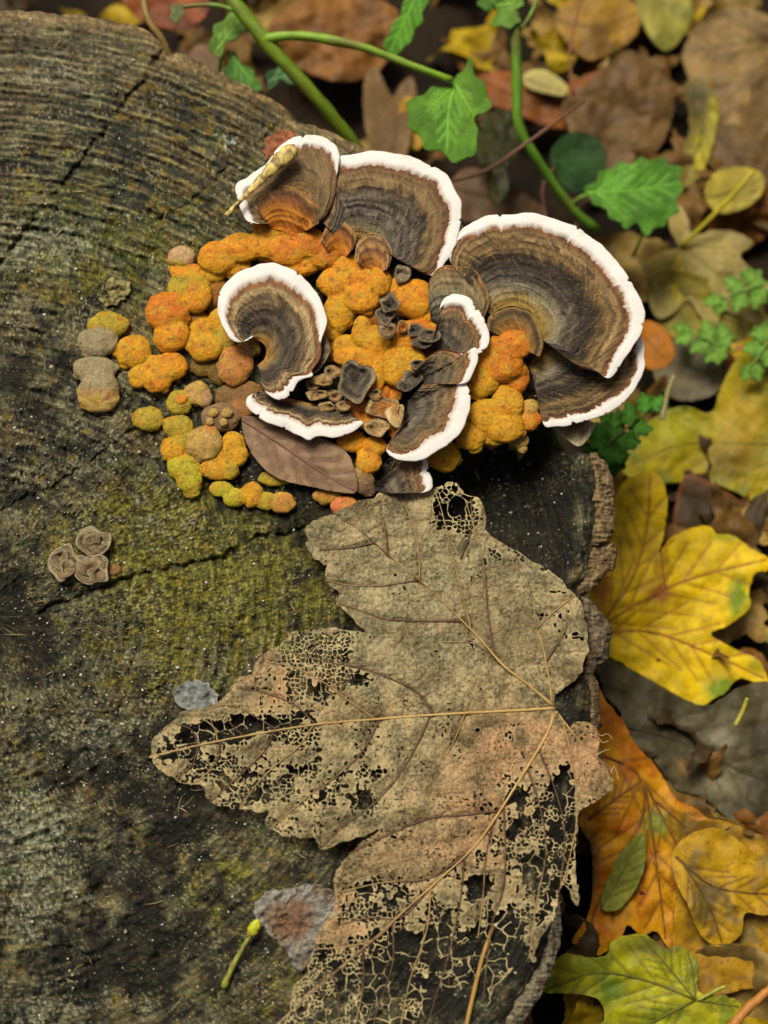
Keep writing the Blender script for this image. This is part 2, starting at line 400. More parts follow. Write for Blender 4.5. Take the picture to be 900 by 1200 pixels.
def stump_colour(x, y, f):
    fine, dash, grit = f['fine'], f['dash'], f['grit']
    b = f['mid'] * 0.45 + f['ring'] * 0.3 + f['saw'] * 0.35 + fine * 0.4 + dash * 0.4 + grit * 0.35 + f['ringq'] * 0.75 + f['ringp'] * f['ringm'] * 0.3
    c = mixc(lin((19, 19, 15)), lin((150, 138, 106)), sstep(-0.70, 1.25, b))
    warm = sstep(0.0, 0.7, fbm(x / 60, y / 60, 41, 4) + 0.35 * blob(x, y, 250, 200, 150, 100) + 0.3 * dash)
    c = mixc(c, lin((122, 94, 48)) * (1 + 0.5 * b[..., None]), warm * 0.34)
    top = sstep(200, 10, y + 0.25 * x)                                     # paler tan towards the upper rim
    c = mixc(c, lin((136, 120, 92)) * (1 + 0.9 * b[..., None]), top * 0.75)
    moss = 1.1 * blob(x, y, 290, 680, 140, 75) + 0.7 * blob(x, y, 250, 630, 120, 60) + 0.9 * blob(x, y, 300, 605, 70, 40) \
        + 0.6 * blob(x, y, 190, 300, 120, 70) + 0.5 * blob(x, y, 60, 240, 90, 60) + 0.6 * blob(x, y, 150, 620, 130, 70) + 0.65 * blob(x, y, 260, 1030, 90, 60) \
        + 0.6 * blob(x, y, 200, 780, 140, 60) + 0.5 * blob(x, y, 60, 960, 70, 60) + 0.4 * blob(x, y, 340, 660, 80, 60) + 0.5 * blob(x, y, 300, 1160, 90, 50) + .4 * blob(x, y, 100, 330, 90, 50)
    moss = sstep(0.3, 1.0, moss + 0.55 * fbm(x / 24, y / 24, 42, 4) + 0.2 * grit)
    c = mixc(c, mixc(lin((58, 56, 12)), lin((148, 136, 34)), sstep(-.8, .8, fine * .6 + dash * .6 + grit * .6)), moss * 0.75)
    grn = sstep(0.25, 0.8, fbm(x / 45, y / 28, 46, 4) + 0.9 * blob(x, y, 110, 270, 150, 70) + .3 * dash)
    c = mixc(c, lin((78, 92, 46)) * (1 + 0.5 * b[..., None]), grn * 0.38)
    yel = sstep(0.45, 0.85, fbm(x / 18, y / 12, 48, 4) + 0.6 * blob(x, y, 220, 140, 60, 40) + .5 * blob(x, y, 200, 240, 70, 50))
    c = mixc(c, lin((150, 118, 26)), yel * 0.5)
    pale = 1.0 * blob(x, y, 50, 285, 90, 34) + 0.75 * blob(x, y, 60, 85, 40, 25) + 0.8 * blob(x, y, 40, 1030, 60, 80) + 0.7 * blob(x, y, 40, 960, 60, 40) \
        + 0.6 * blob(x, y, 110, 860, 70, 40) + 0.8 * blob(x, y, 45, 1185, 60, 30) + 0.5 * blob(x, y, 200, 620, 70, 40) + .4 * blob(x, y, 90, 520, 80, 60) + .3 * blob(x, y, 120, 1090, 90, 60)
    pale = sstep(0.35, 1.0, pale + 0.5 * fbm(x / 14, y / 14, 43, 4) + 0.25 * grit)
    c = mixc(c, mixc(lin((118, 114, 88)), lin((186, 182, 164)), sstep(-.5, .8, fine + grit)), pale * 0.62)
    slate = sstep(0.12, 0.5, dash * 0.9 + f['saw'] * 0.5 + 0.5 * fbm(x / 70, y / 70, 47, 3) + 0.30 * blob(x, y, 170, 170, 150, 110) - 0.12)
    slate = slate * (0.45 + 0.55 * np.clip(blob(x, y, 170, 170, 200, 150) + f['rough2'], 0, 1))
    c = mixc(c, lin((34, 38, 34)), slate * 0.9)
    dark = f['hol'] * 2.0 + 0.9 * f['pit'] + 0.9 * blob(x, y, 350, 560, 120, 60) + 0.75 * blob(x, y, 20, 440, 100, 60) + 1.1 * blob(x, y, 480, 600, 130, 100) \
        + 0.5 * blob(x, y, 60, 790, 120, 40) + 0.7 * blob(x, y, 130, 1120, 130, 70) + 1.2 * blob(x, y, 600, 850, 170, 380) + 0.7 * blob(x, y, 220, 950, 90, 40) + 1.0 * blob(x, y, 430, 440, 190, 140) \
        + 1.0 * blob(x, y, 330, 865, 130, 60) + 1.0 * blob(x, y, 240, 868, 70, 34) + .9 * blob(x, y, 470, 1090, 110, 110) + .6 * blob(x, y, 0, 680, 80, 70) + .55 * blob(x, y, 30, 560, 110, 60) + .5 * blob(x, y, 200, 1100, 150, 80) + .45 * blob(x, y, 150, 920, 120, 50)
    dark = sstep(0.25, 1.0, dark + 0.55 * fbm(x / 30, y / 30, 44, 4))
    c = mixc(c, lin((21, 18, 13)), dark * 0.9)  # black wood, and shade under the leaf and fungi painted into the colour
    c = mixc(c, lin((30, 25, 18)), f['crm'] * 0.55)                           # splits darkened, their shade painted into the colour
    # frost-like flecks of mould
    fl = sstep(0.55, 0.85, grit + 0.5 * fbm(x / 40, y / 40, 49, 3)) * (1 - 0.6 * dark)
    c = mixc(c, lin((176, 166, 132)), fl * 0.6)
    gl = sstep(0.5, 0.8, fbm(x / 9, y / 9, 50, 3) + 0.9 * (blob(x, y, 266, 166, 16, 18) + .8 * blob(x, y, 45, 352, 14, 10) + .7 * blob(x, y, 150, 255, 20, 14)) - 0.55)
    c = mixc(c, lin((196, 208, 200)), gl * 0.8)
    return np.clip(c * np.array([0.98, 1.05, 0.93]), 0.003, 1)

th_a = np.concatenate([np.linspace(-math.pi, -1.66, 40, endpoint=False), np.linspace(-1.66, 1.66, 1230, endpoint=False), np.linspace(1.66, math.pi, 40, endpoint=False)])
rt = np.interp(th_a, ea, er) + 4.0 * fbm(th_a * 28, 0 * th_a, 51, 3, 0.4)
rt[0:1] = er[0]
nr = 335
fr = np.concatenate([np.linspace(0.01, 0.06, 4, endpoint=False), np.linspace(0.06, 1.0, nr)])
A2, F2 = np.meshgrid(th_a, fr)
Rg = F2 * rt[None]
gx2, gy2 = CX + Rg * np.cos(A2), CY + Rg * np.sin(A2)
zz, ff = stump_fields(gx2, gy2)
rim = (1 - F2) * rt[None]
zz = zz - 10 * np.exp(-(rim / 8.0) ** 2) + 2.0 * np.exp(-(rim / 30) ** 2)
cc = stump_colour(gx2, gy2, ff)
tanrim = np.exp(-(rim / 16.0) ** 2) * (gy2 < 420)
cc = mixc(cc, lin((146, 120, 78)) * (1 + 0.5 * ff['fine'] + .4 * ff['grit'])[..., None], tanrim * 0.6)
Vt = at(gx2, gy2, zz)
# wall going down to the ground
nw = 26
wall, wcol = [], []
e3 = Vt[-1]; ctr = at(CX, CY, 0)
outd = e3[:, :2] - ctr[:2]; outd /= np.linalg.norm(outd, axis=1)[:, None]
for k in range(1, nw + 1):
    q = k / nw
    bump_ = 0.0030 * fbm(th_a * 22, 0 * th_a + q * 14.0, 61, 4)
    xy = e3[:, :2] + outd * (0.002 + 0.012 * q ** 1.5 + bump_)[:, None]
    z = e3[:, 2] - 0.005 - q * 0.150
    wall.append(np.stack([xy[:, 0], xy[:, 1], z], -1))
    wcol.append(mixc(lin((72, 60, 44)), lin((130, 106, 74)), sstep(-.5, .6, fbm(th_a * 90, 0 * th_a + q * 12, 62, 3))))
Vs = np.concatenate([Vt, np.array(wall)], 0); Cs = np.concatenate([cc, np.array(wcol)], 0)
l_, s_ = grid_faces(Vs.shape[0], Vs.shape[1], True)
st_org = (float(ctr[0]), float(ctr[1]), ZT - 0.12)
stump = root('tree_stump', st_org, 'dark weathered tree stump with cracked mossy top, filling the left side', 'tree stump')
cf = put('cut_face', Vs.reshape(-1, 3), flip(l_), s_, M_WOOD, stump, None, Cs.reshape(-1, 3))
pol = np.zeros(Vs.shape, np.float32)
pol[:len(fr), :, 0] = ff['r'] / 100; pol[:len(fr), :, 1] = ff['arc'] / 100
near = ff['r'] < 130
pol[:len(fr), :, 0] = np.where(near, gx2 / 100, pol[:len(fr), :, 0]); pol[:len(fr), :, 1] = np.where(near, gy2 / 18, pol[:len(fr), :, 1])
pol[len(fr):, :, 1] = A2[:1] * 4.2; pol[len(fr):, :, 0] = 7 + np.arange(nw)[:, None] * 0.25
pa = cf.data.attributes.new('pol', 'FLOAT_VECTOR', 'POINT'); pa.data.foreach_set('vector', pol.ravel())

# bark plates along the right rim
def bark_plate(outline, zin, zout, seed, tint=(140, 118, 80)):
    tint = tuple(min(255, a * 1.08) for a in tint)
    out = resample(outline, len(outline) * 10, True)[:, :2]
    out = out + 2.6 * np.stack([noise(out[:, 0] / 17, out[:, 1] / 17, seed), noise(out[:, 0] / 17, out[:, 1] / 17, seed + 1)], -1)
    h = 1.2
    x0, y0 = out.min(0) - 3; x1, y1 = out.max(0) + 3
    X, Y = np.meshgrid(np.arange(x0, x1, h), np.arange(y0, y1, h))
    F = poly_sd(X, Y, [tuple(p) for p in out])
    vx, vy, lo, stt = march(F, x0, y0, h)
    t = (vx - x0) / (x1 - x0)
    # horizontal laminations seen on the side of the bark
    lay = 0.6 * fbm(vx / 12, vy / 3.4, seed + 2, 3) + 0.5 * noise(vx / 3, vy / 12, seed + 3) + 0.4 * noise(vx / 9, vy / 16, seed + 5)
    dd = poly_sd(vx, vy, [tuple(p) for p in out])
    z = zin + (zout - zin) * t ** 1.3 + 2.6 * lay + 2.5 * fbm(vx / 14, vy / 14, seed + 4, 3) + 0.6 * noise(vx / 3, vy / 3, seed + 9) - 7 * np.exp(-np.maximum(dd, 0) / 4.0)
    c = mixc(lin(tint) * 0.16, lin(tint) * 0.95, sstep(-0.9, 0.7, lay + 0.4 * fbm(vx / 5, vy / 5, seed + 6)))
    c = mixc(c, lin((96, 76, 48)), sstep(0.1, 0.7, fbm(vx / 18, vy / 18, seed + 7)) * 0.6)
    return put('bark_plate', at(vx, vy, z), lo, stt, M_BARK, stump, None, c, solid=0.003)

bark_plate([(690, 532), (704, 537), (714, 548), (720, 575), (721, 600), (717, 628), (706, 636), (692, 637), (694, 610), (696, 585), (695, 558)], -1, -12, 71)
bark_plate([(693, 638), (706, 638), (718, 634), (724, 648), (721, 666), (708, 672), (698, 690), (682, 696), (672, 690), (684, 672), (690, 656)], -3, -22, 73)
bark_plate([(680, 702), (694, 706), (706, 720), (716, 736), (713, 768), (700, 782), (692, 792), (684, 786), (689, 760), (688, 735)], -2, -20, 75, (128, 112, 86))
bark_plate([(683, 790), (694, 790), (702, 806), (704, 836), (702, 870), (708, 900), (700, 930), (684, 925), (688, 890), (689, 850), (690, 810)], -3, -16, 77, (132, 110, 78))
bark_plate([(650, 1058), (657, 1076), (655, 1110), (642, 1150), (618, 1192), (596, 1222), (582, 1212), (606, 1170), (630, 1130), (640, 1090)], -2, -14, 79, (134, 124, 98))

# pale crumbs and grains scattered on the cut face: far too many and too small to count
def crumbs():
    n = 6000
    x = rng.uniform(-120, 690, n * 6); y = rng.uniform(-20, 1240, n * 6)
    r = np.hypot(x - CX, y - CY); a = np.arctan2(y - CY, x - CX)
    ok = r < np.interp(a, ea, er) - 8
    dens = 0.22 + 0.9 * sstep(0.1, 0.8, fbm(x / 55, y / 55, 81, 3)) + 0.9 * blob(x, y, 150, 800, 150, 120) + 0.5 * blob(x, y, 600, 600, 60, 70) + 0.5 * blob(x, y, 90, 560, 120, 120) \
        + 0.3 * blob(x, y, 250, 170, 60, 60)
    ok &= rng.rand(len(x)) < dens
    x, y = x[ok][:n], y[ok][:n]
    z = stump_h(x, y)
    sz = rng.gamma(1.5, 0.5, len(x)) * 0.7 + 0.3
    P = at(x, y, z + sz * 0.4)
    base = np.array([(1, 0, 0), (-1, 0, 0), (0, 1, 0), (0, -1, 0), (0, 0, 1), (0, 0, -1)], float)
    tri = np.array([(0, 2, 4), (2, 1, 4), (1, 3, 4), (3, 0, 4), (2, 0, 5), (1, 2, 5), (3, 1, 5), (0, 3, 5)])
    ang = rng.rand(len(x)) * 6.28
    V = base[None] * (0.6 + 0.8 * rng.rand(len(x), 6))[..., None] * (sz * S)[:, None, None]
    c, s = np.cos(ang)[:, None], np.sin(ang)[:, None]
    V = np.stack([V[..., 0] * c - V[..., 1] * s, V[..., 0] * s + V[..., 1] * c, V[..., 2] * 0.7], -1) + P[:, None]
    loops = (tri.ravel()[None] + 6 * np.arange(len(x))[:, None]).ravel()
    pal = lin(np.array([(204, 194, 164), (176, 162, 124), (156, 138, 94), (216, 210, 196), (124, 106, 72)]))
    col = np.repeat(pal[rng.randint(0, 5, len(x))], 6, 0)
    o = put('wood_crumbs', V.reshape(-1, 3), loops, np.arange(len(loops) // 3) * 3, M_CRUMB, None, st_org, col, smooth=False)
    tag(o, 'fine pale crumbs sprinkled over the dark stump top', 'crumbs', kind='stuff')
crumbs()

def splinters():
    n = 260
    x = rng.uniform(-60, 640, n * 3); y = rng.uniform(20, 1210, n * 3)
    ok = (np.hypot(x - CX, y - CY) < np.interp(np.arctan2(y - CY, x - CX), ea, er) - 25)
    x, y = x[ok][:n], y[ok][:n]; n = len(x)
    L = rng.gamma(2.2, 2.0, n) + 2.5; W = 0.35 + 0.5 * rng.rand(n); a = rng.rand(n) * 6.28
    t = np.linspace(-1, 1, 5)
    bend = rng.uniform(-.25, .25, n)
    X = x[:, None] + L[:, None] * (t * np.cos(a)[:, None] - bend[:, None] * t ** 2 * np.sin(a)[:, None])
    Y = y[:, None] + L[:, None] * (t * np.sin(a)[:, None] + bend[:, None] * t ** 2 * np.cos(a)[:, None])
    Z = stump_h(X, Y) + 1.4
    Z = 0.5 * Z + 0.5 * Z.max(1, keepdims=True)
    wt = W[:, None] * (1 - 0.8 * t ** 2)
    nx, ny = -np.sin(a)[:, None] * wt, np.cos(a)[:, None] * wt
    P = np.stack([at(X + nx, Y + ny, Z), at(X, Y, Z + 0.7 * wt), at(X - nx, Y - ny, Z), at(X, Y, Z - 0.7 * wt)], 2)      # n,5,4,3
    q = []
    for i in range(4):
        for k in range(4): q.append([i * 4 + k, i * 4 + (k + 1) % 4, (i + 1) * 4 + (k + 1) % 4, (i + 1) * 4 + k])
    loops = (np.array(q).ravel()[None] + 20 * np.arange(n)[:, None]).ravel()
    pal = lin(np.array([(150, 124, 78), (104, 80, 48), (178, 156, 110), (72, 54, 34), (132, 120, 60)]))
    o = put('wood_splinters', P.reshape(-1, 3), loops, np.arange(len(loops) // 4) * 4, M_VEIN, None, st_org, np.repeat(pal[rng.randint(0, 5, n)], 20, 0))
    tag(o, 'tiny splinters and plant fibres strewn on the stump top', 'splinters', kind='stuff')
splinters()

# ------------------------------------------------------------------ bracket fungi
def ramp(v, stops):
    p = np.array([s[0] for s in stops]); c = np.array([lin(s[1]) for s in stops])
    return np.stack([np.interp(v, p, c[:, k]) for k in range(3)], -1)

PAL_BIG = [(0, (156, 118, 50)), (.08, (150, 120, 60)), (.16, (140, 118, 70)), (.24, (128, 116, 90)), (.33, (118, 108, 94)), (.40, (54, 46, 40)), (.46, (84, 76, 68)), (.52, (48, 40, 36)), (.60, (58, 48, 42)), (.66, (44, 36, 31)), (.73, (86, 68, 46)),
           (.79, (124, 98, 62)), (.84, (84, 66, 46)), (.90, (140, 114, 78)), (.95, (100, 76, 54)), (1, (128, 82, 52))]
PAL_TOP = [(0, (140, 98, 44)), (.12, (132, 106, 62)), (.22, (118, 108, 88)), (.32, (76, 68, 62)), (.38, (112, 102, 94)), (.44, (58, 50, 46)), (.50, (98, 88, 80)), (.55, (56, 48, 44)), (.62, (104, 92, 78)), (.68, (58, 48, 42)),
           (.76, (112, 90, 64)), (.84, (134, 110, 78)), (.9, (104, 82, 58)), (.95, (118, 92, 64)), (1, (112, 66, 44))]
PAL_KID = [(0, (156, 108, 48)), (.12, (138, 106, 60)), (.24, (96, 82, 64)), (.36, (58, 50, 44)), (.48, (76, 66, 58)), (.56, (60, 50, 44)), (.66, (104, 86, 66)), (.74, (86, 70, 54)), (.82, (150, 126, 94)), (.88, (162, 138, 104)), (.93, (112, 82, 56)), (1, (134, 88, 58))]
PAL_GREY = [(0, (44, 38, 34)), (.2, (72, 64, 58)), (.36, (106, 96, 86)), (.5, (74, 64, 56)), (.6, (110, 94, 74)), (.7, (84, 68, 52)), (.8, (128, 106, 76)), (.88, (92, 70, 50)), (.94, (134, 100, 68)), (1, (116, 66, 40))]
PAL_PLAIN = [(0, (70, 66, 62)), (.25, (92, 88, 80)), (.4, (118, 110, 96)), (.5, (98, 90, 76)), (.62, (126, 114, 90)), (.7, (104, 92, 70)), (.84, (126, 108, 78)), (.93, (112, 92, 62)), (1, (164, 118, 72))]
PAL_ORANGE = [(0, (202, 114, 20)), (.3, (188, 118, 34)), (.55, (164, 102, 36)), (.72, (116, 70, 36)), (.84, (80, 52, 38)), (.93, (120, 84, 48)), (1, (182, 136, 76))]
PAL_DARK = [(0, (46, 40, 34)), (.4, (86, 76, 66)), (.75, (66, 58, 50)), (.9, (106, 94, 78)), (1, (146, 130, 104))]

def bracket(label, outline, anchor, z0, z1, pal, seed, dome=6, thick=3.6, wave=2.5, group=None, rimcol=(232, 227, 218), closed=False, name='bracket_fungus', parent=None, cat='bracket fungus', step=1.5, terr=0.8, capname='cap'):
    o3 = [(p + (0.6,))[:3] if len(p) == 2 else p for p in outline]
    d = np.asarray(o3, float); L = np.hypot(np.diff(d[:, 0]), np.diff(d[:, 1])).sum() * 1.05
    nu = max(28, int(L / step))
    q = resample(o3, nu, closed); ox, oy, wd = q[:, 0], q[:, 1], np.maximum(q[:, 2], 0.4)
    an = resample(anchor, nu)
    s = np.arange(nu) * step
    dx, dy = ox - an[:, 0], oy - an[:, 1]; ln = np.hypot(dx, dy) + 1e-6
    per = (lambda a, f, sd: noise(np.cos(np.arange(nu) / nu * 2 * np.pi) * nu * step / 6.28 / f + 50, np.sin(np.arange(nu) / nu * 2 * np.pi) * nu * step / 6.28 / f + 50, sd) * a) if closed \
        else (lambda a, f, sd: noise(s / f, 0 * s + 3.3, sd) * a)
    scal = per(2.0, 26, seed) + per(0.8, 11, seed + 1)
    scal = scal - 3.0 * sstep(0.45, 0.75, per(1.0, 7, seed + 6)) * np.clip(wd / 9, 0, 1)
    ox = ox + dx / ln * scal; oy = oy + dy / ln * scal
    dx, dy = ox - an[:, 0], oy - an[:, 1]; ln = np.hypot(dx, dy) + 1e-6
    jag = per(2.0, 7, seed + 2) + per(1.6, 2.6, seed + 3) + per(1.5, 22, seed + 4)
    jag = (jag + per(3.2, 30, seed + 5)) * np.clip(wd / 9, 0.05, 1)
    vb = np.clip(1 - np.clip(wd + jag, 0.5, None) / ln, 0.08, 0.985)
    nv = max(14, int(ln.max() / step))
    t = np.linspace(0, 1, nv)
    v = vb[None] * t[:, None]
    sm = s[None] + 0 * v
    lnm = ln.mean()
    def zed(v, tt):
        zc = z0 + (z1 - z0) * (1 - (1 - np.clip(v, 0, 1)) ** 1.5) + dome * np.sin(np.pi * np.clip(v, 0, 1)) ** 1.2
        zc = zc + wave * v * noise(sm[:1] / 34 + 0 * v, 0 * v + seed * 0.37, seed + 9)
        return zc
    ban = noise(v * lnm / 6.0, sm / 90, seed + 10) + 0.6 * noise(v * lnm / 3.0, sm / 60, seed + 11)
    rad = noise(sm / 4.5 * (0.35 + 0.65 * v), v * lnm / 34, seed + 12) + 0.5 * noise(sm / 2.2, v * lnm / 20, seed + 13)
    blo = fbm((an[None, :, 0] + dx[None] * v) / 17, (an[None, :, 1] + dy[None] * v) / 17, seed + 14, 3)
    zc = zed(v, t) + terr * 1.1 * ban + 0.75 * rad + 1.2 * blo * np.sin(np.pi * t)[:, None] - 1.2 * t[:, None] ** 12
    x = an[None, :, 0] + dx[None] * v; y = an[None, :, 1] + dy[None] * v
    tt = t[:, None] + 0.022 * ban + 0.026 * rad + 0.045 * blo
    tt = np.where(t[:, None] > 0.9, t[:, None] * 0.8 + tt * 0.2, tt)
    c = ramp(np.clip(tt, 0, 1), pal)
    c = c * (1 + 0.42 * rad + 0.26 * ban + 0.26 * blo)[..., None]
    zon = noise(v * lnm / 3.4 + 0.25 * blo + 0.15 * rad, sm / 160, seed + 17) + 0.7 * noise(v * lnm / 1.9 + 0.2 * rad, sm / 120, seed + 18)
    c = c * (1 + 0.36 * min(1.0, lnm / 35) * zon * sstep(0.12, 0.3, t)[:, None])[..., None]
    zc = zc + 0.7 * zon * min(1.0, lnm / 45)
    fl = sstep(0.52, 0.8, noise(sm / 3.0, v * lnm / 3.0, seed + 15)) * 0.35 + sstep(0.35, 0.75, noise(sm / 5.0 * (0.4 + 0.6 * v), v * lnm / 26, seed + 16)) * 0.28
    c = mixc(c, lin((172, 146, 100)), fl)
    c = np.clip(c * np.array([1.04, 1.04, 0.92]), 0.008, 1)
    org = at(float(an[:, 0].mean()), float(an[:, 1].mean()), z0 - 4)
    own = parent is None
    if own: parent = root(name, org, label, cat, group)
    nu_ = nu
    l_, s_ = grid_faces(nv, nu_, closed)
    put(capname, at(x, y, zc).reshape(-1, 3), l_, s_, M_CAP, parent, None, c.reshape(-1, 3))
    # margin: from the jagged edge of the cap over the rounded lip to the underside
    nm = 7
    rows, zr, cr = [], [], []
    zlast = zc[-1]
    tm = np.linspace(0, 1, nm)
    ker = np.ones(15) / 15
    if closed: ker = np.ones(5) / 5
    kp = len(ker) // 2
    vbs = np.clip(np.convolve(np.pad(vb, kp, mode='wrap' if closed else 'edge'), ker, 'valid'), 0, 0.99)
    zsm = np.convolve(np.pad(zed(vb[None], 1)[0], kp, mode='wrap' if closed else 'edge'), ker, 'valid')
    wpx = (1 - vb) * ln
    puff = np.clip(wpx / 10, 0.15, 1)
    for q_ in tm:
        vv = vb if q_ == 0 else 1 - (1 - vbs) * (1 - 0.30 - 0.70 * (q_ - tm[1]) / (1 - tm[1]))
        zz_ = zlast if q_ == 0 else zsm
        rows.append(vv); zr.append(zz_ + puff * (0.5 * math.sin(math.pi * min(1, q_ * 1.15 + 0.12)) - 0.5 * q_ ** 4) - 0.6 * (q_ == 0)); cr.append(0.0)
    T = thick * (0.5 + 0.5 * puff)
    for a_ in (0.25, 0.5, 0.75, 1.0):
        an_ = a_ * math.pi
        rows.append(1 + 0.30 * T * math.sin(an_) / ln); zr.append(zr[nm - 1] - T * (1 - math.cos(an_)) / 2); cr.append(a_)
    zr = zr[:nm + 4]
    for vv in (0.85, 0.6, 0.3, 0.05):
        rows.append(np.full(nu, vv)); zr.append(z0 + (z1 - z0) * vv - T - 2.0 - 6 * (1 - vv)); cr.append(1.0)
    rows = np.array(rows); zr = np.array(zr); cr = np.array(cr)
    x = an[None, :, 0] + dx[None] * rows; y = an[None, :, 1] + dy[None] * rows
    rc = lin(rimcol)[None, None] * np.ones(rows.shape + (1,))
    grime = sstep(0.25, 0.8, noise(s / 30, 0 * s, seed + 21))[None] * sstep(0.3, 0.9, np.concatenate([tm, np.ones(8)]))[:, None]
    rc = mixc(rc, lin((226, 218, 170)), np.clip(cr[:, None] * 0.8 + 0 * rows, 0, 1)); rc = mixc(rc, lin((196, 200, 182)), 0.7 * grime)
    thin = sstep(3.0, 1.2, wpx)[None] + 0 * rows
    rc = mixc(rc, lin(pal[-1][1]) * 0.8, thin)
    first = np.zeros(rows.shape); first[0] = 0.75; first[1] = 0.12 * (1 + per(1, 3, seed + 30))
    rc = mixc(rc, lin((158, 122, 92)), first)
    l_, s_ = grid_faces(len(rows), nu_, closed)
    put('white_margin' if wd.max() > 2 else 'pale_edge', at(x, y, zr).reshape(-1, 3), l_, s_, M_RIM if wd.max() > 2 else M_CAP, parent, None, rc.reshape(-1, 3))
    return parent

G_BR = 'white edged bracket fungi on the stump'
# behind first
bracket('lowest right bracket, peeking out under the biggest fan, with pale green tinted margin',
        [(690, 400, 1), (735, 385, 4), (750, 397, 8), (755, 420, 9), (748, 446, 10), (730, 470, 12), (700, 489, 13), (670, 497, 11), (648, 500, 9), (638, 498, 5), (633, 482, .6), (630, 455, .6), (628, 440, .6)],
        [(640, 402), (625, 420), (618, 430)], 14, 20, [(p, tuple(np.array(c) * 0.92)) for p, c in PAL_BIG], 201, dome=4, group=G_BR)
bracket('biggest fan shaped bracket at the right, grey brown zones and broad white margin',
        [(560, 352, .6), (540, 325, .6), (527, 304, 2), (530, 285, 6), (542, 269, 11), (565, 257, 15), (592, 253, 15), (622, 252, 15), (655, 259, 16), (690, 277, 17), (720, 303, 18), (742, 335, 18), (754, 368, 19),
         (750, 392, 16), (741, 403, 14), (729, 425, 13), (714, 443, 6), (700, 436, .6), (676, 428, .6), (655, 413, .6)],
        [(578, 372), (586, 366), (598, 362), (612, 366), (622, 378), (628, 392)], 30, 44, PAL_BIG, 202, dome=5, wave=4, group=G_BR)
bracket('small cream and brown bracket hanging below the lowest right fan', [(650, 503), (662, 514), (678, 523), (690, 511), (698, 496)], [(660, 492), (680, 488)], 4, -6,
        [(0, (84, 70, 50)), (.5, (120, 104, 76)), (.8, (160, 146, 112)), (1, (190, 180, 150))], 203, dome=2, thick=4, group=G_BR)
bracket('upper middle bracket with fine dark zones, between the top left one and biggest fan',
        [(376, 258, .6), (386, 235, .6), (390, 205, 1), (395, 186, 11), (412, 181, 15), (432, 178, 16), (460, 180, 17), (490, 188, 17), (515, 200, 17), (532, 221, 16), (540, 246, 16), (535, 280, 13), (524, 302, 10), (513, 320, 4), (498, 321, .6), (474, 308, .6), (458, 298, .6)],
        [(402, 285), (412, 282), (425, 282), (438, 288)], 30, 44, PAL_TOP, 204, dome=6, group=G_BR)
bracket('top left bracket half covered by a dry golden stalk, with lumpy white margin',
        [(300, 262, 5), (290, 258, 12), (280, 238, 14), (277, 220, 13), (290, 208, 12), (312, 192, 8), (328, 172, 10), (346, 161, 14), (368, 159, 15), (388, 168, 14), (397, 183, 9), (395, 205, 1.2), (393, 226, .6), (384, 248, .6), (376, 258, .6)],
        [(322, 262), (330, 258), (342, 258), (352, 264)], 34, 50, [(0, (176, 112, 44)), (.3, (150, 106, 56)), (.5, (118, 94, 66)), (.62, (100, 82, 58)), (.75, (122, 102, 74)), (.88, (110, 90, 64)), (.96, (124, 94, 66)), (1, (122, 84, 60))], 205, dome=5, group=G_BR)
bracket('rusty orange ruffled bracket tier nested inside the top left bracket', [(298, 242), (305, 226), (322, 217), (342, 220), (356, 231), (368, 238), (377, 247), (373, 262)], [(318, 268), (330, 270), (346, 272), (356, 272)], 38, 52, PAL_ORANGE, 206, dome=4, thick=5, wave=6)
bracket('rounded rusty orange bracket with dark bands under the upper middle bracket', [(376, 282), (384, 266), (396, 258), (408, 262), (417, 278), (414, 292)], [(388, 300), (396, 300), (404, 302)], 30, 42, PAL_ORANGE, 207, dome=5, thick=5)
bracket('small rusty bracket with brown arcs at the foot of the upper middle bracket', [(416, 302), (418, 286), (430, 276), (444, 276), (454, 284), (459, 298), (455, 314)], [(426, 318), (436, 322), (446, 320)], 30, 46, [(0, (196, 124, 44)), (.4, (180, 120, 58)), (.62, (112, 76, 54)), (.75, (164, 124, 78)), (.9, (98, 70, 54)), (1, (176, 136, 88))], 208, dome=5, thick=5)
bracket('plain grey brown bracket without white margin, left of the biggest fan', [(502, 352), (502, 332), (514, 315), (534, 311), (554, 317), (567, 333), (573, 352), (566, 372)], [(505, 374), (514, 378), (530, 376)], 34, 46, PAL_PLAIN, 209, dome=4, thick=4)
bracket('rusty ruffled collar at the foot of the biggest fan', [(570, 386), (574, 370), (588, 360), (606, 358), (622, 366), (632, 382), (637, 402), (632, 418)], [(592, 396), (600, 396), (608, 400), (612, 408)], 34, 42,
        [(0, (198, 128, 44)), (.35, (168, 112, 48)), (.6, (120, 92, 50)), (.78, (72, 54, 40)), (.9, (92, 72, 48)), (1, (166, 132, 70))], 210, dome=3, thick=4, wave=6)
bracket('kidney shaped brown bracket with broad white margin, left of the orange middle',
        [(297, 392, 2), (280, 401, 5), (264, 388, 11), (256, 362, 13), (261, 337, 17), (280, 319, 19), (308, 310, 21), (338, 314, 19), (361, 331, 16), (377, 354, 14), (383, 376, 11), (379, 393, 5), (376, 406, .8), (374, 422, .6), (366, 434, .8), (366, 441, 5),
         (350, 447, 10), (340, 460, 10), (328, 468, 9), (316, 464, 4), (307, 452, .6), (304, 436, .6)], [(296, 397), (300, 398), (308, 402), (312, 410), (310, 420), (302, 428)], 28, 46, PAL_KID, 211, dome=4, wave=4, group=G_BR)
bracket('small dark grey lobe tucked behind the kidney shaped bracket', [(380, 392), (387, 408), (382, 424), (370, 436), (360, 440)], [(366, 400), (360, 412), (354, 424)], 22, 34, PAL_DARK, 212, dome=2, thick=3)
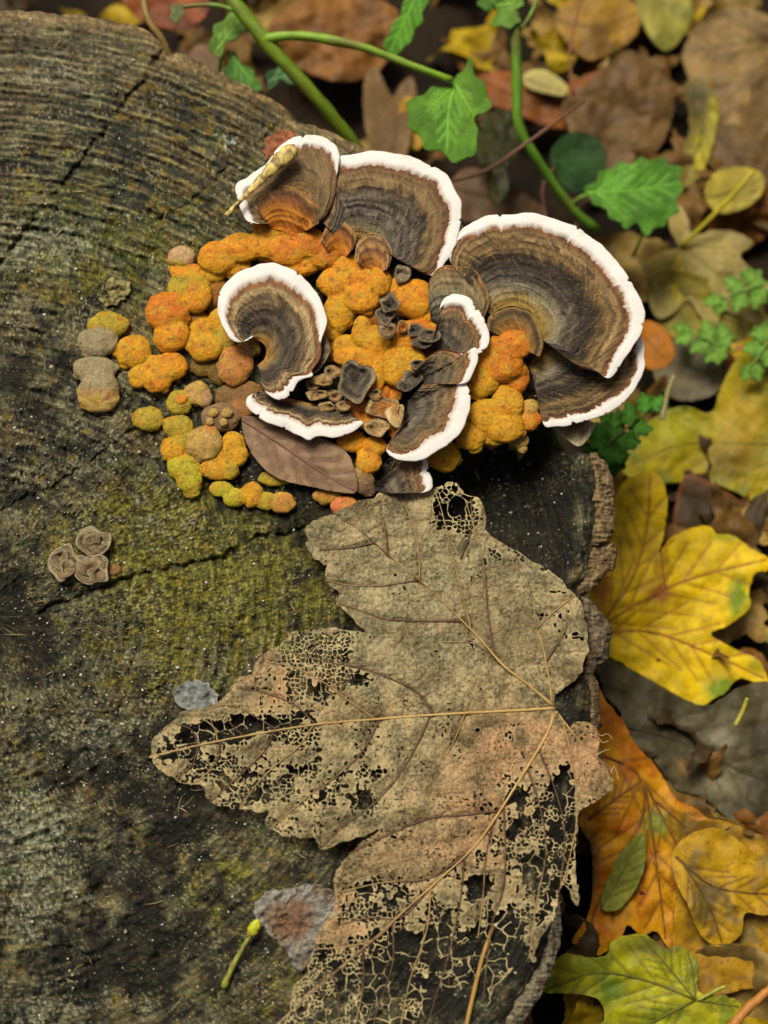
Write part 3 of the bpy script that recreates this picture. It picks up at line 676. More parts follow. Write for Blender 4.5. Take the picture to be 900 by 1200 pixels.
bracket('long low bracket with white margin resting over the pinkish leaf',
        [(300, 460, 1), (291, 466, 6), (293, 479, 13), (310, 492, 14), (335, 503, 15), (352, 511, 15), (362, 515, 14), (371, 510, 15), (392, 513, 14), (408, 507, 13), (421, 498, 8), (424, 494, 3), (414, 487, .6)],
        [(306, 458), (322, 462), (345, 468), (370, 474), (400, 478), (410, 482)], 22, 34, PAL_KID, 213, dome=3, group=G_BR)
bracket('small upper bracket with curled white margin, on the plain grey bracket', [(510, 388, .6), (514, 370, 2), (518, 354, 9), (530, 346, 13), (547, 348, 14), (561, 364, 14), (571, 384, 13), (572, 403, 11), (563, 414, 6), (552, 413, 1)], [(505, 408), (512, 412), (524, 414)], 34, 52, PAL_GREY, 214, dome=4, wave=4, group=G_BR)
bracket('narrow grey lobe with white tip between two small white edged brackets', [(488, 432, .6), (503, 417, .6), (520, 410, .6), (534, 412, .8), (545, 416, 4), (554, 408, 8), (559, 412, 10), (557, 430, 11), (546, 448, 8), (530, 450, 1)], [(484, 442), (488, 446), (494, 450)], 34, 54, PAL_GREY, 215, dome=4, wave=3, group=G_BR)
bracket('lower middle bracket curving down with white margin and yellow underside', [(496, 450, .6), (520, 448, .8), (540, 446, 9), (548, 456, 15), (550, 474, 18), (546, 494, 19), (535, 512, 18), (514, 528, 17), (490, 538, 13), (468, 538, 8), (453, 529, 3), (459, 514, .6), (468, 500, .6)], [(478, 470), (478, 482), (482, 490)], 32, 50, PAL_GREY, 216, dome=5, group=G_BR)
bracket('small lobe with white tip touching the top of the skeleton leaf', [(458, 552, .6), (474, 540, .6), (490, 537, 1), (499, 539, 7), (503, 554, 10), (507, 571, 10), (497, 577, 4), (478, 578, .6)], [(438, 572), (442, 576), (448, 578)], 20, 32, PAL_GREY, 217, dome=3, thick=5, group=G_BR)

def disc(label, cx, cy, rx, ry, z, pal, seed, thick=3, parent=None, n=9, name='bracket_fungus', group=None, cup=3, ecc=0.5):
    a = np.linspace(0, 2 * np.pi, n, endpoint=False)
    k = 1 + 0.34 * noise(np.cos(a) * 1.6 + seed, np.sin(a) * 1.6, seed)
    pts = [(cx + rx * k[i] * math.cos(a[i]), cy + ry * k[i] * math.sin(a[i])) for i in range(n)]
    ph = seed * 2.4
    ax, ay = cx + ecc * rx * math.cos(ph), cy + ecc * ry * math.sin(ph)
    return bracket(label, pts, [(ax, ay), (ax + .01, ay)], z - cup * 1.6, z, pal, seed, dome=1.5, thick=thick, wave=7, closed=True, parent=parent, name=name, step=1.0, group=group, terr=0.4)

bracket('wavy dark grey lobed cap standing among the orange lumps', [(399, 441), (402, 428), (411, 422), (424, 428), (437, 431), (440, 444), (431, 459), (421, 472), (409, 468), (397, 457)], [(414, 446), (415, 446)], 36, 44, PAL_DARK, 230, dome=-2, thick=3, wave=7, closed=True, step=1.0)
r_ = disc('pair of tiny stacked grey caps in the middle of orange mass', 456, 356, 11, 11, 52, PAL_DARK, 231)
disc(None, 452, 370, 10, 11, 50, PAL_DARK, 232, parent=r_); disc(None, 455, 386, 10, 9, 53, [(0, (96, 66, 44)), (.6, (122, 96, 70)), (1, (150, 130, 100))], 233, parent=r_)
r_ = disc('cluster of tiny pleated grey caps on a rusty orange lump', 487, 386, 10, 7, 47, PAL_DARK, 234)
disc(None, 503, 394, 14, 8, 48, PAL_DARK, 235, parent=r_); disc(None, 472, 382, 7, 7, 46, PAL_ORANGE, 236, parent=r_); disc(None, 495, 402, 11, 6, 46, PAL_DARK, 249, parent=r_)
disc('lone small grey brown cup under the upper middle bracket', 471, 321, 10, 10, 42, [(0, (130, 110, 84)), (.7, (104, 90, 74)), (1, (140, 124, 98))], 237)
r_ = disc('dark grey crumpled caps left of the narrow grey lobe', 482, 443, 12, 10, 46, PAL_DARK, 238, cup=6)
disc(None, 476, 452, 9, 8, 44, PAL_DARK, 239, parent=r_); disc(None, 490, 428, 9, 6, 47, PAL_DARK, 240, parent=r_)
r_ = disc('tan ruffled rosette of small caps below the dark lobed cap', 450, 478, 20, 14, 30, [(0, (176, 108, 42)), (.5, (166, 110, 56)), (.8, (130, 98, 60)), (1, (176, 148, 104))], 241)
disc(None, 442, 500, 15, 10, 28, [(0, (120, 96, 66)), (.7, (150, 122, 82)), (1, (178, 152, 110))], 242, parent=r_); disc(None, 464, 484, 11, 13, 31, [(0, (150, 104, 54)), (.7, (160, 132, 92)), (1, (184, 160, 118))], 243, parent=r_)
r_ = disc('knot of tiny brown caps right of the kidney shaped bracket', 378, 446, 12, 8, 36, [(0, (110, 84, 54)), (.6, (140, 108, 66)), (1, (170, 142, 98))], 244)
for k, (x, y, a, b) in enumerate([(390, 436, 9, 8), (372, 462, 12, 6), (392, 462, 11, 7), (402, 476, 8, 6), (384, 476, 10, 6), (366, 450, 7, 7), (440, 462, 8, 6)]):
    disc(None, x, y, a, b, 34 - k % 3 * 3, [(0, (96, 72, 46)), (.5, (132, 102, 62)), (1, (166, 138, 96))], 250 + k, parent=r_)

# ------------------------------------------------------------------ orange and olive nodules
def ico(sub):
    import bmesh
    bm = bmesh.new(); bmesh.ops.create_icosphere(bm, subdivisions=sub, radius=1)
    V = np.array([v.co[:] for v in bm.verts]); F = np.array([[v.index for v in f.verts] for f in bm.faces]); bm.free()
    return V, F
ICO = {k: ico(k) for k in (3, 4)}
C_OR, C_YE, C_RU, C_TAN, C_GRY, C_OLI, C_PNK, C_LIME = (210, 138, 4), (198, 142, 8), (198, 114, 4), (176, 142, 72), (146, 132, 96), (164, 142, 34), (182, 148, 106), (172, 160, 28)

def lobe(x, y, rx, ry, z, col, seed, parent, rot=0.0, base=None, tall=1.0, name='lobe'):
    V, F = ICO[4]
    n = V.copy()
    disp = 0.13 * noise(n[:, 0] * 1.3 + seed * 3.1, n[:, 1] * 1.3 + n[:, 2] * 0.9, seed) + 0.035 * noise(n[:, 0] * 2.6 + seed, n[:, 1] * 2.6 + n[:, 2] * 2, seed + 5) \
        + 0.010 * noise(n[:, 0] * 8, n[:, 1] * 8 + n[:, 2] * 5, seed + 6)
    r = 1 + disp
    cr, sr = math.cos(rot), math.sin(rot)
    lx, ly = n[:, 0] * rx * r, n[:, 1] * ry * r
    rz = 0.62 * min(rx, ry) * tall
    h0 = float(stump_h(x, y)) if base is None else base
    if z is None: z = h0 + rz * 0.55
    down = max(z - h0 + 3, 3)
    lz = np.where(n[:, 2] > 0, np.abs(n[:, 2]) ** 0.75 * rz * r, -np.abs(n[:, 2]) * down)
    pinch = np.where(n[:, 2] < -0.1, 1 - 0.25 * np.clip(-n[:, 2], 0, 1), 1)
    P = at(x, y, z) + S * np.stack([(lx * cr - ly * sr) * pinch, (lx * sr + ly * cr) * pinch, lz], -1)
    c0 = lin(col)
    b = fbm(n[:, 0] * 1.6 + seed, n[:, 1] * 1.6 + n[:, 2], seed + 7, 3)
    c = mixc(c0 * 0.82, c0 * 1.08, sstep(-.5, .5, b))
    c = mixc(c, lin((186, 92, 16)), sstep(0.1, 0.7, fbm(n[:, 0] * 2.2 + 9, n[:, 1] * 2.2 + seed, seed + 8, 3)) * 0.45 * (col[0] > 150) * (col[1] < 142))
    c = mixc(c, lin((92, 72, 40)), sstep(0.35, 0.8, fbm(n[:, 0] * 3 + seed, n[:, 1] * 3, seed + 9, 3)) * 0.5)
    edge = sstep(0.55, 0.1, n[:, 2]) * sstep(-0.6, 0.0, n[:, 2])               # paler downy edge of each button
    c = mixc(c, lin((190, 160, 92)) * 0.5 + c0 * 0.45, edge * 0.55)
    spot = sstep(0.56, 0.72, noise(n[:, 0] * 5.5 + seed, n[:, 1] * 5.5, seed + 11))
    c = mixc(c, lin((44, 34, 22)), spot * 0.6)
    loops = F.ravel()
    return put(name, P, loops, np.arange(len(F)) * 3, M_NODULE, parent, None, np.clip(c, 0.01, 1))

_ls = [300]
def soft_mass(lobes, seed, parent, rs):
    """several overlapping lobes grown together into one continuous lobed body"""
    V0, F0 = ICO[4]
    VV, FF, info = [], [], []
    for k, L in enumerate(lobes):
        x, y, rx, ry, z, col = L[:6]
        h0 = float(stump_h(x, y)); rz = 0.50 * min(rx, ry)
        subs = [(0, 0, 1.0, 0)] + [(0.55 * math.cos(a), 0.55 * math.sin(a), rs.uniform(.40, .66), rs.uniform(-.15, .16)) for a in [rs.uniform(0, 6.28) + q * 1.7 for q in range(4)]] \
            + [(rs.uniform(.78, 1.0) * math.cos(a), rs.uniform(.78, 1.0) * math.sin(a), rs.uniform(.22, .38), rs.uniform(-.45, -.05)) for a in [rs.uniform(0, 6.28) for q in range(4)]]
        for (ox, oy, sc, oz) in subs:
            V0, F0 = ICO[4 if sc == 1.0 else 3]
            d = 1 + 0.07 * noise(V0[:, 0] * 1.5 + seed + k, V0[:, 1] * 1.5 + V0[:, 2], seed + k)
            top = z + oz * rz
            down = max(top - h0 + 4, 4)
            P = np.stack([x + ox * rx + V0[:, 0] * rx * sc * d * 1.11, -(y + oy * ry) + V0[:, 1] * ry * sc * d * 1.11, top + np.where(V0[:, 2] > 0, np.abs(V0[:, 2]) ** .8 * rz * sc * d, V0[:, 2] * down)], -1)
            pin = np.where(V0[:, 2] < -.1, 1 - .28 * np.clip(-V0[:, 2], 0, 1), 1)
            P[:, 0] = x + ox * rx + (P[:, 0] - x - ox * rx) * pin; P[:, 1] = -(y + oy * ry) + (P[:, 1] + y + oy * ry) * pin
            FF.append(F0 + sum(len(v) for v in VV)); VV.append(P)
        info.append((x, -y, z, rx, ry, rz, col))
    V = np.vstack(VV); F = np.vstack(FF)
    me = make_mesh('mass', V, F.ravel(), np.arange(len(F)) * 3)
    ob = bpy.data.objects.new('mass', me); COL.objects.link(ob)
    m = ob.modifiers.new('r', 'REMESH'); m.mode = 'VOXEL'; m.voxel_size = 1.3; m.use_smooth_shade = True
    m = ob.modifiers.new('s', 'SMOOTH'); m.factor = 0.5; m.iterations = 2
    dg = bpy.context.evaluated_depsgraph_get(); ev = ob.evaluated_get(dg).to_mesh()
    W = np.empty(len(ev.vertices) * 3, np.float32); ev.vertices.foreach_get('co', W); W = W.reshape(-1, 3).astype(float)
    NN = np.empty(len(ev.vertices) * 3, np.float32); ev.vertices.foreach_get('normal', NN); NN = NN.reshape(-1, 3)
    lp = np.empty(len(ev.loops), np.int32); ev.loops.foreach_get('vertex_index', lp)
    stt = np.empty(len(ev.polygons), np.int32); ev.polygons.foreach_get('loop_start', stt)
    ob.evaluated_get(dg).to_mesh_clear()
    bpy.data.objects.remove(ob); bpy.data.meshes.remove(me)
    if len(W) == 0: return
    W = W + NN * (0.40 * noise(W[:, 0] / 4.2, (W[:, 1] + W[:, 2] * .7) / 4.2, seed + 41) + 0.24 * noise(W[:, 0] / 2.1, (W[:, 1] + W[:, 2] * .7) / 2.1, seed + 42))[:, None]
    acc = np.zeros((len(W), 3)); ws = np.zeros(len(W))
    for (x, y, z, rx, ry, rz, col) in info:
        w_ = np.exp(-3.0 * (((W[:, 0] - x) / rx) ** 2 + ((W[:, 1] - y) / ry) ** 2)) + 1e-6
        acc += w_[:, None] * lin(col); ws += w_
    c0 = acc / ws[:, None]
    x, y = W[:, 0], W[:, 1]
    red = (c0[:, 0] > lin((150,) * 3)[0]) * 1.0
    b = fbm(x / 13, y / 13, seed + 7, 4)
    c = c0 * (0.96 + 0.22 * b)[:, None]
    c = mixc(c, lin((190, 92, 8)), sstep(0.1, 0.8, fbm(x / 17 + 3, y / 17, seed + 8, 3)) * 0.5 * red)
    c = mixc(c, lin((184, 150, 44)), sstep(0.05, 0.6, fbm(x / 15 + 30, y / 15, seed + 12, 3)) * 0.5 * red)
    c = mixc(c, lin((104, 76, 30)), sstep(0.22, 0.85, fbm(x / 7, y / 7, seed + 9, 4)) * 0.6)
    c = mixc(c, lin((186, 164, 70)) * .62 + c0 * .3, sstep(0.74, 0.30, NN[:, 2]) * sstep(-.3, .05, NN[:, 2]) * 0.72)
    fz = noise(x / 2.3, (y + W[:, 2] * .6) / 2.3, seed + 43)
    c = c * (1 + 0.22 * fz)[:, None]
    c = mixc(c, lin((206, 184, 110)), sstep(0.5, 0.85, fz) * 0.35)
    c = mixc(c, lin((36, 26, 14)), sstep(0.66, 0.8, noise(x / 3.5, y / 3.5, seed + 11) + .2 * noise(x / 20, y / 20, seed + 13)) * 0.7)
    ax, ay, az = lobes[0][0], lobes[0][1], lobes[0][4]
    P = at(ax, ay, az) + S * np.stack([W[:, 0] - ax, W[:, 1] + ay, W[:, 2] - az], -1)
    put('lobed_body', P, lp, stt, M_NODULE, parent, None, np.clip(c, 0.006, 1))

_rs = random.Random(11)
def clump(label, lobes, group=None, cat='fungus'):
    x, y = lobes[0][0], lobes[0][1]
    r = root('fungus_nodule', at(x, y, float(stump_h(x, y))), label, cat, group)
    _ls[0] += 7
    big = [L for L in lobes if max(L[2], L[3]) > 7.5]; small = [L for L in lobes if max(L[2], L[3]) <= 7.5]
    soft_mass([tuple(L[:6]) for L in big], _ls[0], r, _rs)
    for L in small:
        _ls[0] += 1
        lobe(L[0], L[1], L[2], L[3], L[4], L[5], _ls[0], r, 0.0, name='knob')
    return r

clump('big bright orange lumpy mass along the upper left of the cluster',
      [(256, 302, 22, 20, 20, C_OR), (284, 291, 24, 17, 24, C_OR), (312, 288, 22, 17, 26, C_OR), (340, 296, 24, 19, 28, C_RU), (366, 288, 20, 18, 30, C_RU), (356, 312, 20, 14, 24, C_OR), (322, 268, 22, 14, 30, C_RU), (348, 268, 22, 14, 32, C_RU), (384, 300, 20, 16, 28, C_RU), (250, 318, 16, 12, 14, C_YE), (276, 312, 16, 12, 16, C_OR)])
clump('smooth orange lumps right of the kidney shaped bracket', [(396, 331, 22, 18, 26, C_OR), (424, 328, 18, 15, 30, C_OR), (398, 366, 17, 22, 24, C_YE), (424, 352, 20, 18, 30, C_OR), (445, 332, 14, 16, 34, C_OR), (410, 312, 18, 14, 28, C_OR), (388, 388, 14, 14, 18, C_YE)])
clump('large rounded orange lump below the lone grey cup', [(486, 350, 22, 22, 32, C_OR), (470, 336, 14, 14, 30, C_OR), (496, 366, 16, 14, 28, C_OR)])
clump('orange finger like lumps in the middle under the tiny stacked caps', [(424, 388, 10, 18, 26, C_YE, 0.5), (438, 400, 14, 16, 24, C_YE), (404, 404, 14, 12, 20, C_YE), (448, 408, 14, 10, 22, C_OR), (410, 418, 18, 12, 22, C_OR), (432, 420, 18, 12, 22, C_OR), (446, 430, 12, 12, 22, C_OR)])
clump('rusty orange lump carrying the tiny pleated caps', [(488, 392, 24, 17, 34, C_RU), (476, 402, 14, 12, 32, C_OR)])
clump('flat round golden button in front of the dark crumpled caps', [(474, 428, 24, 25, 28, C_YE, 0.4), (462, 438, 14, 14, 24, C_YE)])
clump('small bright golden lump beside the dark lobed cap', [(440, 446, 10, 14, 28, C_YE), (444, 458, 12, 10, 22, C_RU)])
clump('orange base lumps around the tan rosette', [(456, 462, 14, 12, 18, C_RU), (432, 490, 18, 14, 16, C_RU), (420, 480, 14, 12, 18, C_RU), (468, 505, 12, 12, 14, C_RU)])
clump('rust orange swollen foot joining the biggest fan', [(600, 404, 22, 18, 34, C_RU), (590, 426, 22, 20, 30, C_RU), (572, 420, 20, 20, 28, C_OR), (606, 440, 14, 18, 22, C_RU), (596, 452, 16, 12, 20, C_RU), (562, 404, 16, 12, 26, C_OR)])
clump('golden rounded lump with cracked skin between the curled bracket and foot', [(564, 443, 20, 22, 26, C_YE), (552, 452, 12, 14, 22, C_YE)])
clump('big three lobed golden lump above the black hollow', [(594, 474, 18, 20, 22, C_YE), (568, 488, 20, 20, 20, C_YE), (590, 500, 22, 20, 20, C_YE), (578, 510, 16, 12, 16, C_YE)])
clump('round golden ball left of the three lobed lump', [(552, 510, 17, 17, 18, C_YE)])
clump('golden lump below the lower middle bracket', [(520, 535, 18, 18, 10, C_YE), (510, 522, 14, 14, 10, C_YE)])
clump('small tan button with rusty stripe at right of the three lobed lump', [(621, 477, 10, 9, 18, C_TAN), (618, 493, 14, 12, 16, C_RU), (609, 498, 8, 8, 14, C_TAN)])
clump('tiny tan stub with white bead pointing at the black hollow', [(608, 516, 10, 9, 8, C_TAN), (612, 525, 6, 7, 6, C_TAN), (600, 508, 9, 9, 10, C_YE)])
clump('pinkish button at the upper left tip of the orange mass', [(213, 301, 15, 13, 12, C_PNK), (208, 312, 11, 9, 8, C_OLI)])
clump('yellow ochre button below the pinkish one', [(218, 318, 18, 11, 10, C_OR), (222, 340, 24, 18, 12, C_OLI), (230, 352, 19, 20, 16, C_OR)])
clump('large double orange button in the left row', [(196, 366, 25, 22, 16, C_RU), (202, 394, 20, 20, 15, C_OR)])
clump('twin yellow buds left of the kidney shaped bracket', [(240, 386, 15, 13, 13, C_YE), (243, 409, 18, 16, 14, C_YE), (262, 398, 14, 14, 12, C_OLI), (226, 402, 12, 11, 12, C_YE), (256, 370, 10, 11, 10, C_YE)])
clump('three lobed yellow orange clump low in the left row', [(166, 440, 14, 14, 9, C_YE), (186, 444, 16, 16, 11, C_OR), (200, 430, 20, 16, 12, C_OR, 0.3), (182, 428, 14, 12, 10, C_YE)])
clump('round yellow button alone left of the double orange button', [(157, 412, 20, 19, 9, C_YE)])
clump('yellow olive button at the far upper left', [(127, 381, 23, 14, 8, C_OLI)])
clump('smooth grey tan button overlapping the yellow olive one', [(115, 401, 22, 17, 12, C_GRY)])
clump('crusty grey button with pale specks at the far left', [(112, 434, 23, 16, 9, C_GRY), (118, 458, 22, 20, 11, C_GRY), (118, 470, 22, 16, 10, C_TAN)])
clump('flat olive green button alone on the wood', [(174, 491, 17, 14, 6, C_OLI)])
clump('small ochre cup left of the twin tan cups', [(210, 472, 14, 14, 8, C_OLI), (213, 468, 7, 7, 13, C_OR)])
clump('small tan buttons with orange sides', [(231, 461, 15, 13, 9, C_TAN), (238, 468, 10, 9, 11, C_PNK)])
clump('brown cup with little knobs beside the pinkish leaf', [(259, 489, 22, 16, 9, (128, 98, 70)), (250, 484, 6, 6, 18, C_TAN), (266, 484, 7, 6, 18, C_TAN), (262, 495, 5, 5, 18, C_TAN), (246, 494, 5, 5, 17, C_TAN)])
clump('round rusty button with pale edge left of the kidney shaped bracket foot', [(276, 428, 19, 22, 14, (176, 116, 54)), (292, 406, 12, 10, 14, C_TAN)])
clump('brown lumps in the gap above the pinkish leaf', [(284, 478, 14, 13, 8, (150, 100, 50)), (268, 462, 14, 12, 7, (122, 92, 50)), (290, 460, 16, 14, 8, (130, 90, 46))])
clump('olive crusted lumps in the lower left group', [(209, 500, 17, 13, 7, C_OLI), (204, 528, 14, 14, 6, C_YE), (214, 516, 13, 10, 7, C_OLI)])
clump('round tan button in the lower left group', [(240, 520, 20, 19, 11, C_TAN)])
clump('yellow rounded lumps beside the tan button', [(273, 520, 13, 14, 8, C_YE), (278, 534, 12, 13, 8, C_YE), (256, 550, 20, 13, 8, C_YE), (270, 552, 10, 11, 10, C_OLI), (262, 536, 10, 10, 8, C_YE)])
clump('lime yellow crusty lump at the lower left tip of group', [(215, 548, 18, 14, 8, C_LIME), (222, 562, 14, 15, 7, C_LIME), (226, 575, 9, 9, 5, C_OLI), (214, 536, 8, 7, 6, C_LIME)])
clump('chain of five small lime and orange beads under the pinkish leaf', [(259, 573, 13, 9, 5, C_LIME), (274, 584, 12, 10, 5, C_LIME), (296, 580, 12, 14, 7, C_YE), (312, 588, 12, 10, 6, C_OLI), (331, 590, 14, 12, 6, (184, 128, 54))])
clump('thin yellow lobe peeking below the pinkish leaf', [(322, 560, 17, 9, 5, C_OLI, -0.3)])
clump('orange buttons between long low bracket and lower middle bracket', [(412, 518, 15, 12, 12, C_OR), (432, 542, 14, 14, 12, C_OR), (440, 524, 12, 11, 14, C_OR)])
clump('yellow brown button at the tip of the pinkish leaf', [(384, 581, 16, 9, 5, (168, 122, 44))])
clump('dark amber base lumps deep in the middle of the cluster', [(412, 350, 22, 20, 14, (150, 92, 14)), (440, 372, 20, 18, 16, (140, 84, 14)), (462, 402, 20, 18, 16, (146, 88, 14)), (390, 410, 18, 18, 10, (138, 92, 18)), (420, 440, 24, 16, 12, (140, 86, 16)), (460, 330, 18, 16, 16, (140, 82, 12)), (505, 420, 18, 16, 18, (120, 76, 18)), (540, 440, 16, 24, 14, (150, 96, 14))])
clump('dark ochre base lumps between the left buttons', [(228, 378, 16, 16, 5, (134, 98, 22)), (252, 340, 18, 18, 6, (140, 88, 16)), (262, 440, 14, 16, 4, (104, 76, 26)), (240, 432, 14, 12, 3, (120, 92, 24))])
clump('reddish button touching the edge of the skeleton leaf', [(404, 594, 15, 12, 7, (196, 110, 62))])
clump('brown shrivelled knob left of the white tipped small lobe', [(426, 566, 12, 13, 10, (120, 90, 56)), (420, 556, 8, 8, 12, (150, 118, 72)), (432, 574, 8, 8, 9, (96, 74, 50))])
G3 = 'trio of grey brown rosettes'
PAL_CRUST = [(0, (96, 80, 58)), (.3, (124, 106, 78)), (.5, (92, 78, 56)), (.75, (132, 114, 86)), (.9, (112, 96, 72)), (1, (176, 162, 130))]
for k, (lab, x, y, rx, ry) in enumerate([('grey brown rosette with pale rim, upper of the trio at left', 110, 635, 19, 15), ('grey brown rosette, left of the trio at left', 74, 660, 17, 20), ('grey brown rosette, lower right of the trio at left', 107, 668, 19, 19)]):
    h0 = float(stump_h(x, y))
    r_ = disc(lab, x, y, rx, ry, h0 + 9, PAL_CRUST, 470 + 9 * k, thick=6, n=11, group=G3, cup=2)
    disc(None, x - 3, y - 4, rx * .62, ry * .55, h0 + 14, PAL_CRUST, 472 + 9 * k, thick=4, parent=r_, n=9)
    disc(None, x + 5, y + 5, rx * .5, ry * .5, h0 + 13, PAL_CRUST, 474 + 9 * k, thick=4, parent=r_, n=9)
clump('tiny rusty knob beside the trio of grey brown rosettes', [(134, 668, 8, 6, 3, (132, 92, 48))])

# ------------------------------------------------------------------ leaves
def px_path(pts, n):
    return resample([tuple(p) for p in pts], n)

def voronoi(x, y, h, seed):
    """nearest and second nearest jittered-grid points: F1, F2 and the two cell ids"""
    gx, gy = np.floor(x / h).astype(np.int64), np.floor(y / h).astype(np.int64)
    d1 = np.full(x.shape, 1e9); d2 = d1.copy()
    i1 = np.zeros(x.shape, np.int64); j1 = i1.copy(); i2 = i1.copy(); j2 = i1.copy()
    for a in (-1, 0, 1):
        for b in (-1, 0, 1):
            ci, cj = gx + a, gy + b
            qx = (ci + 0.1 + 0.8 * rnd2(ci, cj, seed)) * h; qy = (cj + 0.1 + 0.8 * rnd2(ci, cj, seed + 1)) * h
            d = np.hypot(x - qx, y - qy)
            n1 = d < d1
            n2 = (~n1) & (d < d2)
            i2 = np.where(n1, i1, np.where(n2, ci, i2)); j2 = np.where(n1, j1, np.where(n2, cj, j2))
            d2 = np.where(n1, d1, np.where(n2, d, d2))
            i1 = np.where(n1, ci, i1); j1 = np.where(n1, cj, j1); d1 = np.where(n1, d, d1)
    return d1, d2, (i1, j1), (i2, j2)

# --- the skeletonised maple leaf lying across the stump
HERO = [(650, 831), (651, 813), (669, 802), (684, 782), (689, 755), (687, 729), (678, 702), (651, 673), (624, 656), (589, 636), (571, 624), (569, 602), (560, 580), (549, 582), (530, 564), (509, 573), (487, 574), (473, 567), (452, 574), (433, 584),
        (398, 598), (358, 616), (362, 628), (358, 638), (367, 653), (383, 666), (382, 680), (396, 693), (394, 705), (407, 720), (428, 740), (394, 737), (364, 737), (341, 743), (326, 756), (305, 769), (294, 790), (277, 797), (262, 818),
        (237, 830), (217, 833), (198, 848), (183, 862), (177, 873), (177, 889), (190, 905), (206, 913), (222, 920), (236, 922), (245, 939), (262, 945), (277, 949), (292, 949), (300, 953), (315, 950), (311, 967), (326, 977), (341, 981), (372, 983),
        (375, 996), (406, 986), (432, 977), (447, 972), (418, 992), (401, 1011), (390, 1033), (393, 1061), (373, 1094), (359, 1139), (344, 1156), (339, 1186), (330, 1212), (350, 1232), (400, 1240), (450, 1236), (480, 1216), (534, 1192), (543, 1150), (568, 1180),
        (580, 1156), (601, 1139), (609, 1122), (626, 1130), (630, 1106), (648, 1078), (651, 1061), (661, 1036), (678, 1062), (674, 1011), (679, 956), (690, 944), (711, 932), (718, 922), (715, 905), (700, 890), (702, 866), (698, 852), (680, 845), (664, 850)]
MAIN = [[(649, 830), (600, 833), (540, 836), (490, 839), (440, 843), (370, 849), (290, 862), (230, 874), (176, 887)],
        [(648, 827), (616, 800), (590, 780), (556, 742), (500, 688), (455, 650), (420, 620), (396, 606)],
        [(647, 824), (644, 800), (638, 766), (628, 730), (622, 690), (606, 655), (598, 644)],
        [(649, 838), (640, 862), (610, 912), (562, 985), (520, 1026), (480, 1062), (430, 1108), (380, 1150), (336, 1190), (322, 1204)],
        [(652, 834), (672, 860), (690, 880), (716, 902)]]
SEC = [[(552, 737), (540, 690), (530, 650), (518, 600), (510, 576)], [(545, 728), (500, 728), (455, 726), (430, 718), (400, 708)], [(490, 680), (450, 686), (410, 686), (384, 680)], [(440, 636), (410, 642), (375, 644)],
       [(492, 680), (490, 640), (480, 605), (466, 575)], [(455, 650), (452, 620), (444, 590)], [(580, 770), (572, 720), (568, 670), (556, 620), (545, 585)], [(540, 655), (552, 620), (552, 585)], [(630, 735), (655, 712), (672, 700)], [(640, 775), (662, 740), (664, 715)], [(600, 790), (560, 756), (520, 752)],
       [(508, 838), (490, 812), (450, 792), (420, 782), (380, 775), (340, 764)], [(440, 843), (410, 822), (380, 800), (345, 782), (310, 775)], [(370, 849), (345, 826), (310, 812), (280, 806)], [(325, 856), (300, 840), (268, 826), (240, 832)], [(285, 862), (272, 850), (262, 835)], [(255, 868), (250, 852), (232, 838)], [(232, 873), (224, 855), (205, 848)],
       [(445, 843), (425, 880), (400, 905), (365, 930), (335, 955), (318, 970)], [(505, 838), (490, 870), (470, 905), (440, 940), (400, 970), (376, 994)], [(368, 849), (350, 875), (325, 895), (300, 920), (282, 945)], [(322, 856), (310, 880), (285, 905), (262, 925), (246, 940)], [(258, 868), (255, 890), (240, 908), (224, 920)], [(232, 874), (226, 895), (208, 912)], [(545, 836), (535, 862), (520, 890)],
       [(585, 950), (545, 955), (500, 960), (440, 985), (410, 1000)], [(540, 1006), (500, 1030), (450, 1034), (400, 1045)], [(500, 1044), (470, 1075), (430, 1076), (395, 1085)], [(470, 1070), (440, 1100), (400, 1110), (372, 1112)], [(590, 942), (592, 990), (590, 1040), (575, 1090), (566, 1175)], [(618, 900), (634, 950), (640, 1000), (628, 1060), (620, 1124)], [(545, 1000), (540, 1050), (528, 1110), (510, 1170), (500, 1205)], [(505, 1040), (500, 1090), (480, 1150), (468, 1210)], [(460, 1082), (460, 1130), (440, 1190), (436, 1230)], [(425, 1112), (425, 1160), (410, 1225)],
       [(390, 1142), (398, 1180), (392, 1230)], [(660, 846), (672, 900), (676, 960), (664, 1020), (660, 1034)], [(632, 880), (652, 930), (662, 980), (655, 1050)], [(580, 955), (570, 1000), (566, 1050), (560, 1100)]]

def hero_z(x, y):
    z = 16 + 8 * fbm(x / 110, y / 110, 401, 2) + 3.2 * fbm(x / 36, y / 36, 402, 3)
    z = z + 6 * blob(x, y, 435, 975, 70, 35) + 7 * blob(x, y, 250, 945, 80, 35) + 6 * blob(x, y, 430, 735, 70, 40) + 9 * blob(x, y, 360, 625, 50, 60) - 6 * blob(x, y, 640, 835, 60, 60) \
        - 16 * sstep(690, 730, x) + 4 * blob(x, y, 545, 580, 40, 40) - 5 * blob(x, y, 330, 790, 60, 40)
    return z

